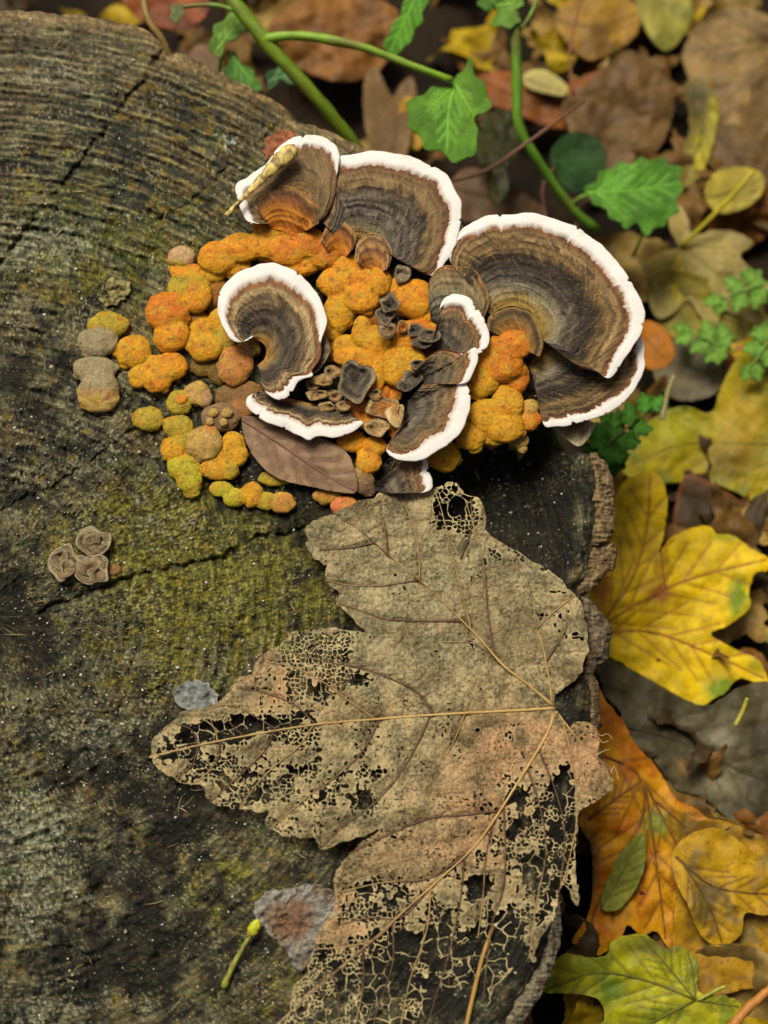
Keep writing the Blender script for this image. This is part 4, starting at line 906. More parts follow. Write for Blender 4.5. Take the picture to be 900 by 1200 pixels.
def hero_leaf():
    out = resample(HERO, 900, True)
    out = out + 3.2 * np.stack([noise(out[:, 0] / 9, out[:, 1] / 9, 411), noise(out[:, 0] / 9, out[:, 1] / 9, 412)], -1) + 1.5 * np.stack([noise(out[:, 0] / 4, out[:, 1] / 4, 409), noise(out[:, 0] / 4, out[:, 1] / 4, 410)], -1)
    h = 0.88
    x0, y0, x1, y1 = 168, 556, 728, 1244
    X, Y = np.meshgrid(np.arange(x0, x1, h), np.arange(y0, y1, h))
    pts = [tuple(p) for p in out[::2]]
    Xh, Yh = X[::2, ::2], Y[::2, ::2]
    def up2(a):
        r_ = np.arange(X.shape[0]) / 2.0; c_ = np.arange(X.shape[1]) / 2.0
        r0 = np.minimum(r_.astype(int), a.shape[0] - 2); q0 = np.minimum(c_.astype(int), a.shape[1] - 2)
        fr_ = (r_ - r0)[:, None]; fc_ = (c_ - q0)[None]
        A, B, C_, D_ = a[r0][:, q0], a[r0][:, q0 + 1], a[r0 + 1][:, q0], a[r0 + 1][:, q0 + 1]
        return (A * (1 - fc_) + B * fc_) * (1 - fr_) + (C_ * (1 - fc_) + D_ * fc_) * fr_
    sd = up2(poly_sd(Xh, Yh, pts))
    dm = np.full(Xh.shape, 1e9); ds = dm.copy()
    for p in MAIN: dm = np.minimum(dm, seg_dist(Xh, Yh, [tuple(q) for q in px_path(p, 20)]))
    for p in SEC: ds = np.minimum(ds, seg_dist(Xh, Yh, [tuple(q) for q in px_path(p, 10)]))
    dm = up2(dm); ds = up2(ds)
    Xw = X + 2.0 * noise(X / 9, Y / 9, 413); Yw = Y + 2.0 * noise(X / 9, Y / 9, 414)
    d1, d2, (i1, j1), (i2, j2) = voronoi(Xw, Yw, 5.4, 415)
    HL = 5.4
    # eaten / gone fields are evaluated at cell centres
    E = [(300, 918, 95, 36, .70, .42), (395, 915, 60, 45, .5, .3), (620, 985, 60, 95, .66, .38), (470, 1060, 90, 36, .55, .42), (540, 1030, 50, 40, .5, .36), (345, 800, 60, 40, .55, .34), (600, 930, 40, 40, .5, .3), (655, 720, 40, 40, .42, .2), (590, 650, 50, 14, .5, .3), (370, 765, 46, 26, 1.5, .15), (390, 790, 40, 22, .9, .35), (535, 592, 26, 26, 1.6, .75), (545, 610, 24, 20, 1.0, .3), (262, 858, 40, 18, 1.4, 1.0), (225, 868, 26, 22, 1.1, .9), (300, 848, 30, 12, 1.3, .9), (345, 862, 28, 14, 1.4, .4), (350, 838, 24, 12, 1.0, .7),
         (365, 812, 42, 16, .9, .5), (420, 796, 22, 14, .8, .6), (250, 900, 40, 20, .9, .3), (300, 930, 34, 18, 1.0, .6), (350, 905, 40, 16, .8, .45), (372, 935, 20, 18, .8, .5), (425, 935, 22, 22, .9, .75), (435, 908, 22, 14, .9, .4), (452, 858, 12, 10, .7, .6),
         (270, 938, 30, 14, .8, .4), (325, 965, 24, 14, .7, .3), (200, 880, 20, 20, .9, .7), (395, 750, 40, 12, 1.0, .2),
         (432, 1044, 30, 16, 1.0, .7), (470, 1046, 16, 14, .9, .9), (425, 1072, 36, 14, 1.0, .35), (560, 1040, 26, 20, .9, .8), (520, 1070, 40, 16, .8, .5), (602, 935, 20, 26, 1.0, .6), (606, 965, 16, 20, .8, .5), (660, 925, 17, 30, 1.2, 1.05), (645, 965, 30, 40, 1.1, .45), (665, 985, 18, 36, 1.3, .5),
         (625, 1020, 28, 24, 1.1, .95), (650, 1040, 20, 30, 1.0, .6), (635, 1070, 22, 26, .8, .6), (400, 1160, 60, 46, 1.7, .50), (375, 1200, 60, 40, 1.8, .5), (460, 1140, 50, 60, 1.5, .8), (450, 1200, 60, 46, 1.8, .75), (510, 1110, 40, 40, 1.3, .8), (565, 1130, 34, 46, 1.5, 1.05), (590, 1085, 30, 26, 1.2, .9), (600, 1120, 24, 26, 1.2, .8), (520, 1170, 40, 36, 1.6, .85),
         (675, 743, 11, 9, .9, .8), (650, 692, 18, 8, .7, .4), (612, 650, 20, 8, .7, .5), (640, 668, 8, 6, .8, .8), (570, 655, 6, 10, .6, .5), (460, 670, 7, 5, .6, .6), (452, 595, 5, 4, .6, .6), (598, 860, 10, 16, .7, .5), (560, 1000, 14, 20, .6, .5), (525, 935, 8, 8, .5, .5), (660, 1005, 14, 30, 1.0, .6), (690, 890, 8, 8, .5, .5)]
    def fields(ci, cj):
        cx, cy = (ci + .5) * HL, (cj + .5) * HL
        e = np.zeros(cx.shape); g = e.copy()
        for (a, b, rx, ry, ee, gg) in E:
            k = blob(cx, cy, a, b, rx, ry); e = np.maximum(e, k * ee); g = np.maximum(g, k * gg)
        n = 0.30 * noise(cx / 24, cy / 24, 416); n2 = 0.42 * noise(cx / 15, cy / 15, 417)
        r1 = rnd2(ci, cj, 421); r2 = rnd2(ci, cj, 422)
        low = sstep(720, 900, cy)
        cl = noise(cx / 17, cy / 17, 423) + 0.6 * noise(cx / 60, cy / 60, 424)
        return (e + n > 0.29 + 0.38 * r1) | (cl > 1.02 - 0.26 * low + 0.25 * r1), (g + n2 > 0.30 + 0.18 * r2) | (cl > 1.1 - .2 * low)
    e1, g1 = fields(i1, j1); e2, g2 = fields(i2, j2)
    g1 = g1 & e1; g2 = g2 & e2
    de = (d2 - d1) / 2
    wst = 0.40 + 0.16 * noise(X / 20, Y / 20, 418) + 0.40 * (~e2)
    solid = np.where(e1, wst - de, np.where(e2, de + 0.4, 3.0))
    solid = np.where(g1 & g2, -0.6 - de * 0.2, solid)
    Xv = X + 3.5 * noise(X / 14, Y / 14, 425); Yv = Y + 3.5 * noise(X / 14, Y / 14, 426)
    D1, D2, ca, cb = voronoi(Xv, Yv, 19.0, 427)
    keep = (noise(X / 45, Y / 45, 428) > -0.34)
    solid = np.where(keep & (sd > 1.5), np.maximum(solid, 0.48 - (D2 - D1) / 2), solid)
    solid = np.where((noise(X / 30, Y / 30, 429) > -0.15) & (sd > 0), np.maximum(solid, 1.3 - sd), solid)
    pin = noise(X / 3.4, Y / 3.4, 419) + 0.5 * noise(X / 30, Y / 30, 420) + 0.12 * sstep(700, 900, Y)
    solid = np.minimum(solid, (0.84 - 0.13 * sstep(760, 900, Y) - pin) * 5)
    solid = np.maximum(solid, np.maximum(1.3 - dm, 0.75 - ds))
    F = np.minimum(solid, np.where(dm < 2.2, np.maximum(sd, 1.6 - dm), sd))
    # keep only what hangs together with the leaf base
    ins = F > 0; reach = np.zeros(ins.shape, bool); reach[int((830 - y0) / h) - 6:int((830 - y0) / h) + 6, int((640 - x0) / h) - 6:int((640 - x0) / h) + 6] = True; reach &= ins
    n0 = -1
    for _ in range(1300):
        r2_ = reach.copy()
        r2_[1:] |= reach[:-1]; r2_[:-1] |= reach[1:]; r2_[:, 1:] |= reach[:, :-1]; r2_[:, :-1] |= reach[:, 1:]
        r2_[1:, 1:] |= reach[:-1, :-1]; r2_[:-1, :-1] |= reach[1:, 1:]; r2_[1:, :-1] |= reach[:-1, 1:]; r2_[:-1, 1:] |= reach[1:, :-1]
        reach = r2_ & ins
        if _ % 12 == 0:
            n1 = int(reach.sum())
            if n1 == n0: break
            n0 = n1
    F = np.where(ins & ~reach, -0.5, F)
    vx, vy, lo, stt = march(F, x0, y0, h)
    xi = np.clip(((vx - x0) / h).astype(int), 0, X.shape[1] - 1); yi = np.clip(((vy - y0) / h).astype(int), 0, X.shape[0] - 1)
    lace = np.zeros(X.shape)
    for (a, b, rx, ry, ee, gg) in E: lace = np.maximum(lace, blob(X, Y, a, b, rx * 1.15, ry * 1.15) * ee)
    vlace = np.clip(lace[yi, xi], 0, 1)
    vdm, vds, ve1, ved = dm[yi, xi], ds[yi, xi], (e1 | e2)[yi, xi], de[yi, xi]
    z = hero_z(vx, vy)
    gx_, gy_ = np.arange(x0 - 4, x1 + 8, 4.0), np.arange(y0 - 4, y1 + 8, 4.0)
    SH = stump_h(*np.meshgrid(gx_, gy_))
    u_, w_ = (vx - gx_[0]) / 4, (vy - gy_[0]) / 4; iu, iw = u_.astype(int), w_.astype(int); fu, fw = u_ - iu, w_ - iw
    sh = (SH[iw, iu] * (1 - fu) + SH[iw, iu + 1] * fu) * (1 - fw) + (SH[iw + 1, iu] * (1 - fu) + SH[iw + 1, iu + 1] * fu) * fw
    z = np.maximum(z, sh + 3.0) - 1.2 * np.exp(-(vds / 3.0) ** 2) - 1.5 * np.exp(-(vdm / 4) ** 2) - 0.7 * np.exp(-(((D2 - D1) / 2)[yi, xi] / 1.4) ** 2) + 0.5 * np.exp(-ved / 0.8)
    # blistering between the secondary veins
    z = z + 2.2 * np.clip(vds / 12, 0, 1) + 0.5 * noise(vx / 5, vy / 5, 440) + 0.8 * noise(vx / 14, vy / 14, 441)
    b = fbm(vx / 34, vy / 34, 431, 4); f = fbm(vx / 5, vy / 5, 432, 3); g = noise(vx / 2.4, vy / 2.4, 438)
    c = mixc(lin((86, 77, 50)), lin((192, 176, 128)), sstep(-.9, .8, 0.85 * b + 0.5 * f + 0.28 * g))
    pk = np.clip(0.9 * blob(vx, vy, 340, 800, 70, 40) + 0.9 * blob(vx, vy, 570, 950, 60, 70) + 1.1 * blob(vx, vy, 690, 890, 40, 50) + .7 * blob(vx, vy, 600, 860, 60, 40) + .8 * blob(vx, vy, 400, 1080, 40, 50) + .5 * blob(vx, vy, 480, 1000, 70, 40) + 0.5 * b, 0, 1)
    c = mixc(c, lin((182, 132, 90)) * (1 + .35 * f + .2 * g)[..., None], pk * 0.78)
    og = np.clip(1.0 * blob(vx, vy, 490, 690, 110, 90) + .6 * blob(vx, vy, 470, 780, 60, 40) + 0.4 * fbm(vx / 50, vy / 50, 439, 3), 0, 1)
    c = mixc(c, lin((150, 144, 108)) * (1 + .45 * f + .35 * g)[..., None], og * 0.55)
    c = mixc(c, lin((92, 76, 44)), sstep(0.1, 0.8, fbm(vx / 48, vy / 48, 433, 4) + 0.5 * blob(vx, vy, 600, 740, 60, 60)) * 0.55)
    c = mixc(c, lin((54, 42, 26)), sstep(0.30, 0.7, noise(vx / 2.8, vy / 2.8, 434) + 0.45 * fbm(vx / 36, vy / 36, 435, 3)) * 0.65)
    c = mixc(c, lin((198, 180, 128)), (ve1 & (ved < 1.6)) * 0.8 * vlace)                    # bare veinlets are bleached
    vD = ((D2 - D1) / 2)[yi, xi]
    c = mixc(c, lin((84, 62, 44)), np.exp(-(vD / 0.75) ** 2) * 0.5 * (1 - vlace))
    c = mixc(c, lin((92, 62, 44)), np.exp(-(vds / 1.9) ** 2) * 0.6 * (1 - 0.7 * vlace))
    c = mixc(c, lin((190, 170, 112)), sstep(0.9, 0.5, ved) * (~ve1) * 0.16)
    c = mixc(c, lin((226, 216, 190)), sstep(0.66, 0.86, noise(vx / 2.0, vy / 2.0, 436)) * sstep(0, .5, fbm(vx / 60, vy / 60, 437, 2)) * 0.7)
    V = at(vx, vy, z)
    org = at(648, 830, float(hero_z(np.array(648.), np.array(830.))))
    r = root('skeleton_leaf', org, 'large tan skeletonised maple leaf full of lacy holes, lying across the stump', 'leaf')
    put('leaf_blade', V, lo, stt, M_HERO, r, None, np.clip(c, 0.01, 1))
    def vein(p, r0, r1, ca, cb, seed, lift):
        q = px_path(p, max(12, int(len(p) * 7)))
        z = np.maximum(hero_z(q[:, 0], q[:, 1]), stump_h(q[:, 0], q[:, 1]) + 3.0) + lift
        P = at(q[:, 0], q[:, 1], z)
        t = np.linspace(0, 1, len(q))
        R = (r0 + (r1 - r0) * t ** 0.7) * S
        def cf(Vv):
            tt = np.concatenate([np.repeat(t, 6), [0, 1]])
            cc = mixc(lin(ca), lin(cb), sstep(.25, .85, tt + 0.35 * noise(tt * 9, 0 * tt, seed)))
            return np.clip(cc * (1 + 0.3 * noise(tt * 60, np.arange(len(tt)) * .7, seed + 1))[:, None], 0.01, 1)
        tube('vein', P, R, M_VEIN, r, 6, colfn=cf, seed=seed)
    for k, p in enumerate(MAIN):
        vein(p, [2.1, 2.0, 1.2, 1.9, 1.0][k], [0.7, .6, .45, .55, .45][k], (186, 152, 88), [(176, 146, 86), (120, 88, 62), (118, 86, 66), (132, 98, 68), (112, 80, 62)][k], 500 + k, 1.0)
    for k, p in enumerate(SEC):
        vein(p, 1.05, 0.40, (92, 64, 48) if k % 4 else (160, 128, 80), (110, 82, 60) if k % 2 else (176, 150, 98), 520 + k, 0.3)
    # loose threads of vein standing off the torn right edge
    for k, p in enumerate([[(697, 856), (704, 862), (712, 860), (718, 866)], [(700, 884), (708, 880), (714, 878)], [(716, 906), (720, 898), (725, 914)], [(700, 862), (706, 870), (713, 868)]]):
        vein(p, 0.6, 0.3, (196, 170, 112), (206, 182, 124), 580 + k, 1)
hero_leaf()

def leaf_mesh(outline, veins, res, seed, base, blot=None, veincol=None, edgecol=None, jag=1.2, zf=None, blots=(), n_out=None, veinw=1.6, speck=(70, 50, 24), speckamt=.5):
    """flat leaf in picture-like 2-D units -> x, y, loops, starts, colour, vein distance"""
    out = resample(outline, n_out or len(outline) * 12, True)
    if jag: out = out + jag * np.stack([noise(out[:, 0] / 6, out[:, 1] / 6, seed), noise(out[:, 0] / 6, out[:, 1] / 6, seed + 1)], -1)
    x0, y0 = out.min(0) - 3 * res; x1, y1 = out.max(0) + 3 * res
    X, Y = np.meshgrid(np.arange(x0, x1, res), np.arange(y0, y1, res))
    P = [tuple(p) for p in out]
    F = poly_sd(X, Y, P)
    vx, vy, lo, stt = march(F, x0, y0, res)
    dv = np.full(vx.shape, 1e3)
    for p in veins: dv = np.minimum(dv, seg_dist(vx, vy, [tuple(q) for q in px_path(p, 10)]) if len(p) > 2 else seg_dist(vx, vy, p))
    b = fbm(vx / 26, vy / 26, seed + 2, 4)
    c0 = lin(base)
    c = mixc(c0 * 0.78, c0 * 1.12, sstep(-.6, .6, b))
    if blot is not None: c = mixc(c, lin(blot), sstep(0.05, 0.6, fbm(vx / 38 + 5, vy / 38, seed + 3, 4)) * 0.8)
    for (bx, by, rx, ry, bc, ba) in blots:
        c = mixc(c, lin(bc), np.clip(blob(vx, vy, bx, by, rx, ry) * 1.6 * (1 + 0.5 * fbm(vx / 12, vy / 12, seed + 8, 3)), 0, 1) * ba)
    if edgecol is not None: c = mixc(c, lin(edgecol), np.exp(-np.maximum(poly_sd(vx, vy, P), 0) / 4.0) * 0.7)
    vc = lin(veincol) if veincol is not None else c0 * 0.6
    c = mixc(c, vc, np.exp(-(dv / veinw) ** 2) * 0.75)
    c = mixc(c, lin(speck), sstep(0.5, 0.8, noise(vx / 5, vy / 5, seed + 6) + 0.35 * fbm(vx / 30, vy / 30, seed + 7, 2)) * speckamt)
    return vx, vy, lo, stt, np.clip(c, 0.004, 1), dv

def side_veins(main, n=5, spread=0.62, length=0.36):
    """short laterals leaving each main vein on both sides"""
    res = []
    for p in main:
        q = px_path(p, 24); L = np.hypot(*(q[-1] - q[0]))
        for k in range(n):
            i = int(3 + k * 18 / n); d = q[min(i + 2, 23)] - q[i]; d = d / (np.hypot(*d) + 1e-9)
            for s in (-1, 1):
                a = s * spread; e = np.array([d[0] * math.cos(a) - d[1] * math.sin(a), d[0] * math.sin(a) + d[1] * math.cos(a)])
                l = L * length * (1 - 0.5 * k / n)
                res.append([tuple(q[i]), tuple(q[i] + e * l)])
    return res

def litter_leaf(name, label, outline, main, base, off=0, curl=10, seed=600, cat='leaf', group=None, res=3.0, mat=None, fixed=None, slope=(0, 0), sides=5, stalk=None, solid=0.0004, parent=None, vein_tubes=True, **kw):
    """a leaf lying where the photograph shows it on the litter, at the height of the ground there (or fixed) plus off"""
    veins = list(main) + side_veins(main, sides) if main else []
    vx, vy, lo, stt, c, dv = leaf_mesh(outline, veins, res, seed, base, **kw)
    mx, my = vx.mean(), vy.mean()
    if fixed is None: zb = float((at_ground(mx, my)[2] - ZT) / S)
    else: zb = fixed
    def zf(x, y, d):
        return zb + off + slope[0] * (x - mx) + slope[1] * (y - my) + curl * fbm(x / 85, y / 85, seed + 20, 2) + 0.30 * curl * fbm(x / 26, y / 26, seed + 21, 2) - 1.6 * np.exp(-(d / 5.0) ** 2)
    z = zf(vx, vy, dv)
    V = at(vx, vy, z)
    if parent is None:
        i = int(np.argmin(np.hypot(vx - mx, vy - my)))
        own = root(name, V[i], label, cat, group)
    else: own = parent
    put('leaf_blade' if parent is None else name, V, lo, stt, mat or M_LEAF, own, None, c, solid=solid)
    if vein_tubes:
        for k, p in enumerate(main):
            q = px_path(p, 14) if len(p) > 2 else np.array([np.array(p[0]) + (np.array(p[1]) - np.array(p[0])) * t for t in np.linspace(0, 1, 14)])
            sdv = poly_sd(q[:, 0], q[:, 1], [tuple(a) for a in resample(outline, len(outline) * 4, True)])
            q = q[sdv > -1.0]
            if len(q) < 4: continue
            tube('vein', at(q[:, 0], q[:, 1], zf(q[:, 0], q[:, 1], 0 * q[:, 0]) + 0.4), np.linspace(1.5, 0.5, len(q)) * S, M_VEIN if mat is None else M_STEM, own, 5,
                 col=kw.get('veincol') or tuple(np.array(base) * 0.75), seed=seed + k)
    if stalk is not None:
        q = resample(stalk[0], 18)
        if q.shape[1] == 2: q = np.column_stack([q, np.zeros(len(q))])
        P = at(q[:, 0], q[:, 1], zb + off + 3 + q[:, 2])
        tube('stalk', P, np.linspace(stalk[1], stalk[2], len(P)) * S, M_STEM, own, 8, col=stalk[3], seed=seed + 30)
    return own, zf

# pinkish leaf on the stump, under the long bracket
litter_leaf('fallen_leaf', 'small pinkish brown oval leaf wedged under the long low bracket', [(283, 491), (296, 488), (320, 494), (350, 503), (382, 515), (406, 530), (416, 552), (418, 576), (398, 577), (362, 570), (330, 562), (308, 548), (290, 522)],
            [[(284, 492), (330, 522), (380, 556), (417, 576)]], (152, 120, 88), fixed=17, curl=3, seed=601, res=1.5, slope=(0.03, -0.02), veincol=(120, 88, 70), blot=(122, 92, 66), jag=.6, sides=5, speck=(110, 80, 62))

# grey lichen-like scraps and small debris on the stump
def scrap(label, outline, base, blot, seed, z=4, curl=4, name='leaf_scrap', blots=()):
    vx, vy, lo, stt, c, dv = leaf_mesh(outline, [], 1.2, seed, base, blot=blot, jag=3.0, speck=(60, 52, 40), speckamt=.7, blots=blots)
    c = c * (1 + 0.45 * fbm(vx / 6, vy / 6, seed + 9, 3))[:, None]
    zz = np.maximum(z + curl * fbm(vx / 20, vy / 20, seed + 3, 2) + 0.55 * curl * fbm(vx / 8, vy / 8, seed + 4, 3), stump_h(vx, vy) + 0.6)
    V = at(vx, vy, zz)
    o = put(name, V, lo, stt, M_CAP, None, V.mean(0), np.clip(c, 0.01, 1), solid=0.0004)
    tag(o, label, 'leaf scrap')
scrap('crumpled grey and rust leaf scrap sticking out under the skeleton leaf', [(296, 1068), (312, 1046), (335, 1042), (362, 1036), (384, 1042), (400, 1060), (392, 1085), (374, 1100), (364, 1128), (350, 1138), (338, 1118), (322, 1098), (306, 1084)], (136, 134, 122), (112, 92, 66), 621, z=5, curl=6, blots=[(345, 1078, 20, 26, (112, 74, 46), .8)])
scrap('small blue grey leaf scrap beside the tip of the skeleton leaf', [(202, 812), (214, 802), (232, 797), (246, 804), (256, 818), (250, 830), (230, 832), (212, 828)], (120, 122, 116), (160, 158, 146), 622)
scrap('curled dry bud scale on the wood left of the orange row', [(116, 350), (126, 344), (124, 332), (132, 325), (150, 330), (152, 342), (142, 352), (128, 358)], (150, 138, 86), (110, 100, 58), 623, z=6, curl=6, name='bud_scale')
for k, (x, y) in enumerate([(345, 178), (300, 207)][:1]):
    scrap('rust red flake behind the top left bracket', [(308, 182), (312, 162), (326, 154), (342, 155), (350, 166), (342, 178), (322, 192)], (150, 92, 58), (128, 76, 48), 630, z=20, curl=3, name='bark_flake')

# dry golden stalk lying over the top left bracket
q = resample([(264, 253), (285, 232), (308, 208), (328, 188), (340, 178), (347, 175)], 34); t = np.linspace(0, 1, 34)
o = tube('dry_stalk', at(q[:, 0], q[:, 1], 62 + 8 * sstep(0, .7, t)), (2.4 + 7.4 * sstep(.2, .95, t) - 3.0 * sstep(.93, 1.0, t)) * S, M_VEIN, None, 12, colfn=lambda V: mixc(lin((112, 86, 30)), lin((232, 206, 118)), sstep(-.4, .4, noise(V[:, 0] * 2600 + V[:, 1] * 1500, V[:, 1] * 500 - V[:, 0] * 500, 64))), wob=0.35, seed=65, flat=0.55)
tag(o, 'dry golden flattened leaf stalk resting on the top left bracket', 'stalk')

# green bud stalk near the bottom
r = root('bud_stalk', at(262, 1157, 4), 'short green stalk with yellow bud on the wood near the bottom', 'bud')
q = resample([(262, 1157), (272, 1134), (284, 1112), (294, 1094)], 14)
tube('stalk', at(q[:, 0], q[:, 1], 6 + np.linspace(0, 8, 14)), (np.linspace(3.4, 2.3, 14) + 0.6 * np.exp(-((np.arange(14) - 1) / 1.5) ** 2)) * S, M_STEM, r, 12, colfn=lambda V: mixc(lin((146, 150, 58)), lin((112, 96, 50)), sstep(-.1, .6, fbm(V[:, 0] * 900, V[:, 1] * 900, 70, 3))), wob=.4, seed=66)
q = resample([(290, 1099), (296, 1091), (300, 1083), (302, 1077)], 10)
tube('bud', at(q[:, 0], q[:, 1], np.linspace(12, 17, 10)), np.array([2.8, 3.4, 4.4, 5.4, 6.0, 6.2, 6.0, 5.0, 3.2, 1.2]) * S, M_STEM, r, 14, col=(184, 184, 40), wob=.45, seed=67, flat=.7)
tube('bud_collar', at(np.array([291, 293, 295]), np.array([1099, 1095, 1091]), np.array([12, 13, 14])), np.array([3.4, 4.6, 3.6]) * S, M_STEM, r, 10, col=(128, 112, 52), wob=.3, seed=69)

# twig poking out under the skeleton leaf
q = resample([(578, 1085), (566, 1120), (556, 1160), (546, 1205), (540, 1240)], 20)
tag(tube('twig', at(q[:, 0], q[:, 1], np.linspace(6, 8, 20)), np.linspace(2.2, 2.8, 20) * S, M_VEIN, None, 8, col=(166, 128, 60), wob=.2, seed=68), 'thin ochre twig under the bottom of the skeleton leaf', 'twig')

# ------------------------------------------------------------------ leaf litter seen in the photograph
LL = litter_leaf
LL('fallen_leaf', 'dark brown dull leaf under the bright yellow maple leaf, with a rust edge', [(795, 575), (805, 556), (822, 560), (850, 575), (880, 592), (930, 600), (940, 660), (900, 660), (860, 640), (820, 640), (790, 620)], [[(800, 580), (860, 610), (930, 630)]], (76, 60, 36), off=4, seed=640, curl=8, edgecol=(150, 84, 40))
LL('fallen_leaf', 'blotchy yellow green maple leaf at the right, above the bright yellow one', [(726, 545), (744, 512), (770, 488), (800, 476), (832, 484), (845, 455), (862, 424), (900, 396), (940, 390), (960, 480), (950, 590), (900, 600), (870, 580), (830, 566), (790, 566), (760, 572), (738, 590), (722, 570)],
   [[(950, 520), (880, 520), (800, 520), (740, 545)], [(950, 520), (900, 460), (880, 420)], [(950, 520), (860, 560)]], (172, 154, 16), off=14, seed=641, blot=(116, 124, 44), blots=[(790, 500, 40, 20, (150, 150, 30), .7), (870, 500, 30, 40, (176, 140, 40), .6), (850, 540, 30, 20, (120, 96, 50), .6)], curl=12)
LL('fallen_leaf', 'bright yellow maple leaf beside the bark, sharpest of the litter', [(716, 588), (733, 563), (750, 554), (762, 552), (777, 564), (782, 590), (778, 625), (773, 648), (787, 630), (813, 618), (832, 617), (841, 626), (860, 628), (880, 643), (902, 655), (900, 668), (884, 673), (878, 695), (879, 713), (854, 733), (833, 742), (854, 757), (888, 773), (897, 787), (902, 808), (880, 798), (864, 796), (850, 812), (838, 818), (817, 829), (787, 811), (757, 794), (718, 772), (680, 750), (660, 700), (676, 640), (694, 610)],
   [[(684, 745), (740, 712), (780, 690), (830, 672), (898, 656)], [(700, 736), (740, 680), (758, 620), (762, 556)], [(690, 744), (760, 740), (830, 765), (896, 795)], [(780, 690), (776, 660), (775, 640)]],
   (228, 192, 8), off=42, seed=642, curl=9, veincol=(150, 92, 30), res=2.0, veinw=1.5, blots=[(865, 700, 10, 22, (104, 140, 30), .9), (846, 808, 18, 12, (104, 140, 30), .9), (775, 695, 14, 10, (150, 70, 40), .8), (704, 690, 10, 24, (168, 100, 30), .9), (705, 640, 16, 20, (196, 140, 20), .6), (850, 628, 14, 8, (140, 150, 30), .7), (885, 780, 10, 8, (150, 150, 30), .6)], speck=(176, 118, 20))
LL('fallen_leaf', 'grey brown rotting leaf with pale patches, below the yellow maple leaf', [(700, 770), (726, 778), (760, 796), (800, 818), (832, 826), (866, 806), (905, 800), (950, 840), (945, 950), (900, 968), (876, 964), (850, 958), (836, 944), (820, 934), (806, 930), (790, 924), (766, 892), (744, 876), (722, 856), (728, 836), (708, 812)],
   [[(730, 850), (800, 870), (860, 900), (940, 930)]], (86, 78, 50), off=20, seed=643, blot=(58, 50, 32), curl=12, blots=[(846, 866, 12, 10, (150, 142, 120), .8), (845, 910, 16, 26, (138, 130, 96), .7), (800, 900, 8, 8, (150, 110, 60), .6)])
LL('fallen_leaf', 'brown yellow mottled leaf at the lower right edge', [(800, 980), (830, 960), (870, 970), (920, 1000), (950, 1080), (920, 1150), (870, 1160), (820, 1170), (790, 1140), (790, 1080)], [[(800, 990), (860, 1060), (930, 1120)], [(810, 1080), (860, 1110)]], (176, 132, 24), off=26, seed=644, blot=(112, 84, 34), blots=[(880, 1040, 30, 20, (190, 140, 30), .7), (870, 1080, 16, 30, (90, 92, 50), .6)], curl=10)
LL('fallen_leaf', 'deep orange maple leaf with green spots, right of the skeleton leaf', [(694, 806), (712, 824), (730, 846), (745, 872), (770, 900), (792, 936), (812, 946), (832, 962), (850, 984), (868, 1000), (890, 1010), (886, 1040), (860, 1080), (840, 1110), (822, 1122), (806, 1112), (792, 1106), (784, 1112), (770, 1092), (752, 1096), (736, 1084), (728, 1100), (712, 1114), (700, 1120), (688, 1108), (670, 1104), (690, 1070), (694, 1030), (692, 990), (676, 960), (670, 900)],
   [[(690, 880), (740, 900), (756, 930), (745, 980), (700, 1060), (690, 1100)], [(756, 918), (800, 1000), (850, 1060)], [(756, 920), (768, 1000), (780, 1100)], [(690, 960), (730, 930), (752, 915)], [(770, 940), (830, 990), (880, 1010)]],
   (214, 150, 16), off=30, seed=645, curl=12, veincol=(112, 66, 20), blot=(196, 108, 14), res=2.2, blots=[(770, 965, 16, 16, (120, 140, 34), .95), (806, 975, 12, 20, (84, 100, 40), .9), (840, 1050, 24, 20, (120, 104, 40), .6), (690, 1010, 10, 40, (64, 62, 44), .8), (720, 840, 20, 20, (176, 84, 20), .7)])
LL('fallen_leaf', 'mottled yellow brown maple lobe overlapping the orange leaf at the lower right', [(788, 1000), (812, 976), (846, 972), (880, 996), (916, 1008), (930, 1050), (900, 1072), (874, 1070), (868, 1096), (842, 1110), (820, 1094), (806, 1060), (792, 1034)],
   [[(792, 1004), (840, 1040), (920, 1050)], [(800, 1010), (830, 1060), (846, 1104)]], (186, 144, 20), off=52, seed=672, curl=10, blot=(104, 84, 36), veincol=(92, 66, 26), res=2.2, blots=[(870, 1020, 20, 14, (204, 160, 24), .8), (826, 1060, 14, 20, (84, 76, 40), .8)])
LL('fallen_leaf', 'small olive green pointed leaf lying on the orange maple leaf', [(704, 1062), (712, 1030), (728, 998), (742, 984), (752, 976), (757, 988), (756, 1012), (744, 1044), (728, 1064), (714, 1068)], [[(704, 1064), (728, 1024), (752, 978)]], (128, 130, 32), off=42, seed=646, curl=4, res=2.0, veincol=(100, 104, 30), blots=[(732, 1045, 8, 6, (166, 164, 50), .6)])
